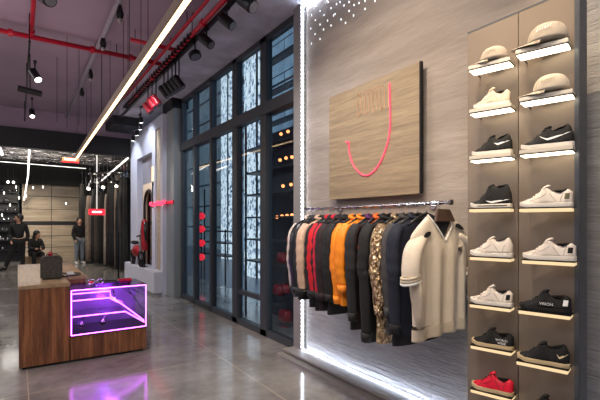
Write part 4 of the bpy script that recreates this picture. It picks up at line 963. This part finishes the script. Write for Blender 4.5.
for side, rows in (('far', rows_l), ('near', rows_r)):
    for k, (u, v) in enumerate(rows):
        o, dz = shelf(u, v, .236 if side == 'far' else .25, k, side, f'{num[k]} lit shelf of the {side} shoe column')
        loc = V((o.location.x-.0, o.location.y, o.location.z+dz)); rz = o.rotation_euler.z
        def sh(Lh, up, sole, lab, **kw): return shoe(loc, rz, Lh, up, sole, lab, **kw)
        if side == 'far':
            if k == 0: cap(loc, rz, .90, 'oatmeal cap on the topmost far shelf', capm)
            if k == 1: sh(.235, Wb, WS, 'beige low sneaker on the second far shelf', lace=Wb, lining=mat('taupe_lining', (92, 80, 70), .8))
            if k == 2: sh(.26, BM, WS, 'black mid sneaker with a small white swoosh on a lit far shelf', prof=TOPR, swoosh=WM, sw_t=(.58, .96, .062, .03))
            if k == 3: sh(.265, BK, WS, 'black high top sneaker with white sole bands', prof=TOPH, swoosh=WM, sw_t=(.42, .98, .032, .03), midline=BK)
            if k == 4: sh(.275, W, WS, 'plain white sneaker with dark lining below the black high top', prof=TOPR, lining=mat('dark_lining', (50, 44, 44), .8))
            if k == 5: sh(.275, W, WS, 'white low sneaker with a dark heel patch on the far column', heel=BK)
            if k == 6: sh(.27, BK, CR, 'black low sneaker with white lettering near the heel', word=('WORLD\nWIDE', .021, WM, .76, .052))
            if k == 7: sh(.27, RD, CR, 'bright red sneaker on the lowest far shelf', lace=BK, lining=BK)
        else:
            if k == 0: cap(loc, rz, 1.12, 'larger oatmeal cap with white stitching on the topmost near shelf', capm, True)
            if k == 1: cap(loc, rz, 1.0, 'cream cap with a long brim on the second near shelf', capm2)
            if k == 2: sh(.285, BM, WS, 'large black running sneaker with a white swoosh', prof=TOPR, swoosh=WM, sw_t=(.38, .98, .045, .055))
            if k == 3: sh(.285, W, WS, 'white sneaker with an olive heel tag on the near column', prof=TOPL, heel=GT)
            if k == 4: sh(.285, Wb if False else W, WS, 'white low sneaker with a black heel patch on the near column', prof=TOPL, heel=BK)
            if k == 5: sh(.28, BK, BK, 'black sneaker with white side lettering and a white heel tag', prof=TOPL, heel=WM, word=('VISION', .024, WM, .55, .05))
            if k == 6: sh(.285, BM, CR, 'black running sneaker with a cream heel swoosh', prof=TOPR, swoosh=mat('cream_mark', (225, 205, 160), .5), sw_t=(.78, .99, .05, .045))
o, dz = shelf(545, 417, .25, 7, 'near', 'lowest lit shelf of the near shoe column')
shoe(V((o.location.x, o.location.y, o.location.z+dz)), o.rotation_euler.z, .27, BK, CR, 'black sneaker barely showing at the bottom of the near column', prof=TOPL)

# ------------------------------------------------------------------ lights
def spotlamp(loc, aim, power, col=(1, .86, .7), size=60, blend=.6, rad=.06):
    l = bpy.data.lights.new('spot_lamp', 'SPOT'); l.energy = power; l.color = col; l.spot_size = R(size); l.spot_blend = blend; l.shadow_soft_size = rad
    o = bpy.data.objects.new('spot_lamp', l); COL.objects.link(o); o.location = loc
    o.rotation_euler = (V(aim)-V(loc)).to_track_quat('-Z', 'Y').to_euler(); return o
def area(loc, aim, sx, sy, power, col=(1, .95, .9)):
    l = bpy.data.lights.new('fill_light', 'AREA'); l.shape = 'RECTANGLE'; l.size = sx; l.size_y = sy; l.energy = power; l.color = col  # unseen area lights added as fill, without fixtures
    o = bpy.data.objects.new('fill_light', l); COL.objects.link(o); o.location = loc
    o.rotation_euler = (V(aim)-V(loc)).to_track_quat('-Z', 'Y').to_euler(); return o
W1 = (1, .84, .68); C1 = (.82, .88, 1)
spotlamp((1.3, 2.2, 4.0), (2.8, 2.9, 2.0), 190, W1, 105, 1)
spotlamp((1.2, .6, 4.0), (2.5, 1.4, 2.7), 75, W1, 65, 1)
spotlamp((1.1, 1.2, 4.0), (2.4, 2.1, 1.1), 150, W1, 75, 1)
spotlamp((1.2, 3.2, 4.0), (2.6, 3.3, 1.4), 130, W1, 90, 1)
spotlamp((1.75, 1.3, 4.05), (2.45, 1.32, 2.72), 150, (1, .76, .46), 42, .9)
area((-1.5, 1.0, 4.3), (-1.5, 1.5, 0), 2.5, 4, 180, (1, .93, .9))
area((-3.4, 8.5, 4.3), (-3.2, 8.5, 0), 2.0, 4, 250, (1, .93, .92))
spotlamp((1.2, 14.0, 3.85), (1.2, 15, 0), 150, (1, .92, .82), 130)
spotlamp((-.8, 16.5, 3.85), (-.8, 17, 0), 150, (1, .92, .82), 130)
spotlamp((1.4, 17.5, 3.85), (1.6, 18, 0), 110, (1, .92, .82), 130)
spotlamp((.2, 17.9, 2.95), (.1, 20, 1.2), 120, (1, .85, .65), 90)
spotlamp((-1.8, 17.9, 2.95), (-1.6, 20, 1.3), 170, C1, 90)
spotlamp((1.6, 9.8, 3.9), (2.6, 10.2, 3.0), 110, C1, 80)
spotlamp((1.6, 11.4, 3.9), (2.6, 11.6, 2.7), 110, C1, 80)
spotlamp((1.6, 10.5, 3.9), (2.5, 10.5, .8), 90, (1, .9, .85), 60)
spotlamp((1.4, 7.0, 3.9), (2.7, 8.7, 2.0), 90, (.9, .95, 1), 60)
spotlamp((-.3, 4.2, 3.9), (.5, 5.4, .3), 130, W1, 80, 1)
spotlamp((.3, 7.2, 3.9), (.35, 6.6, .9), 90, W1, 40)
area((.3, 14.0, 3.0), (.3, 14.5, 4), 1.5, 1.0, 140, (1, .95, .9))  # this pair of unseen uplights is added to brighten the foil
area((.3, 17.0, 3.0), (.3, 16.6, 4), 1.5, 1.0, 50, (1, .95, .9))
area((-.5, 6.0, 2.9), (0, 6.5, 4.4), .6, 5, 22, (1, .82, .85))  # unseen uplight added to brighten the painted ceiling
# purple glow inside the glass case
l = bpy.data.lights.new('neon_lamp', 'POINT'); l.energy = 8.0; l.color = (.55, .12, 1); l.shadow_soft_size = .08
o = bpy.data.objects.new('neon_lamp', l); COL.objects.link(o); o.location = (.95, FY+.3, .72)
spotlamp((1.5, 4.0, 4.0), (2.8, 3.2, .5), 130, C1, 90, 1)
spotlamp((1.5, .2, 4.0), (2.8, .7, 2.4), 60, W1, 60)
area((5.2, 6.5, 3.9), (3.6, 6.0, -.1), 2, 3, 60, (.6, .78, 1))   # bluish area light over the street, no lamp modelled

w = bpy.data.worlds.new('dusk'); S.world = w; w.use_nodes = True
w.node_tree.nodes['Background'].inputs[0].default_value = (.22, .36, .52, 1); w.node_tree.nodes['Background'].inputs[1].default_value = .5
S.view_settings.view_transform = 'Standard'; S.view_settings.look = 'None'; S.view_settings.exposure = 0.0; S.view_settings.gamma = 1; S.view_settings.use_curve_mapping = False
S.cycles.use_denoising = True
try: S.cycles.denoiser = 'OPENIMAGEDENOISE'
except Exception: pass
S.cycles.max_bounces = 8; S.cycles.transparent_max_bounces = 16; S.cycles.sample_clamp_indirect = 6
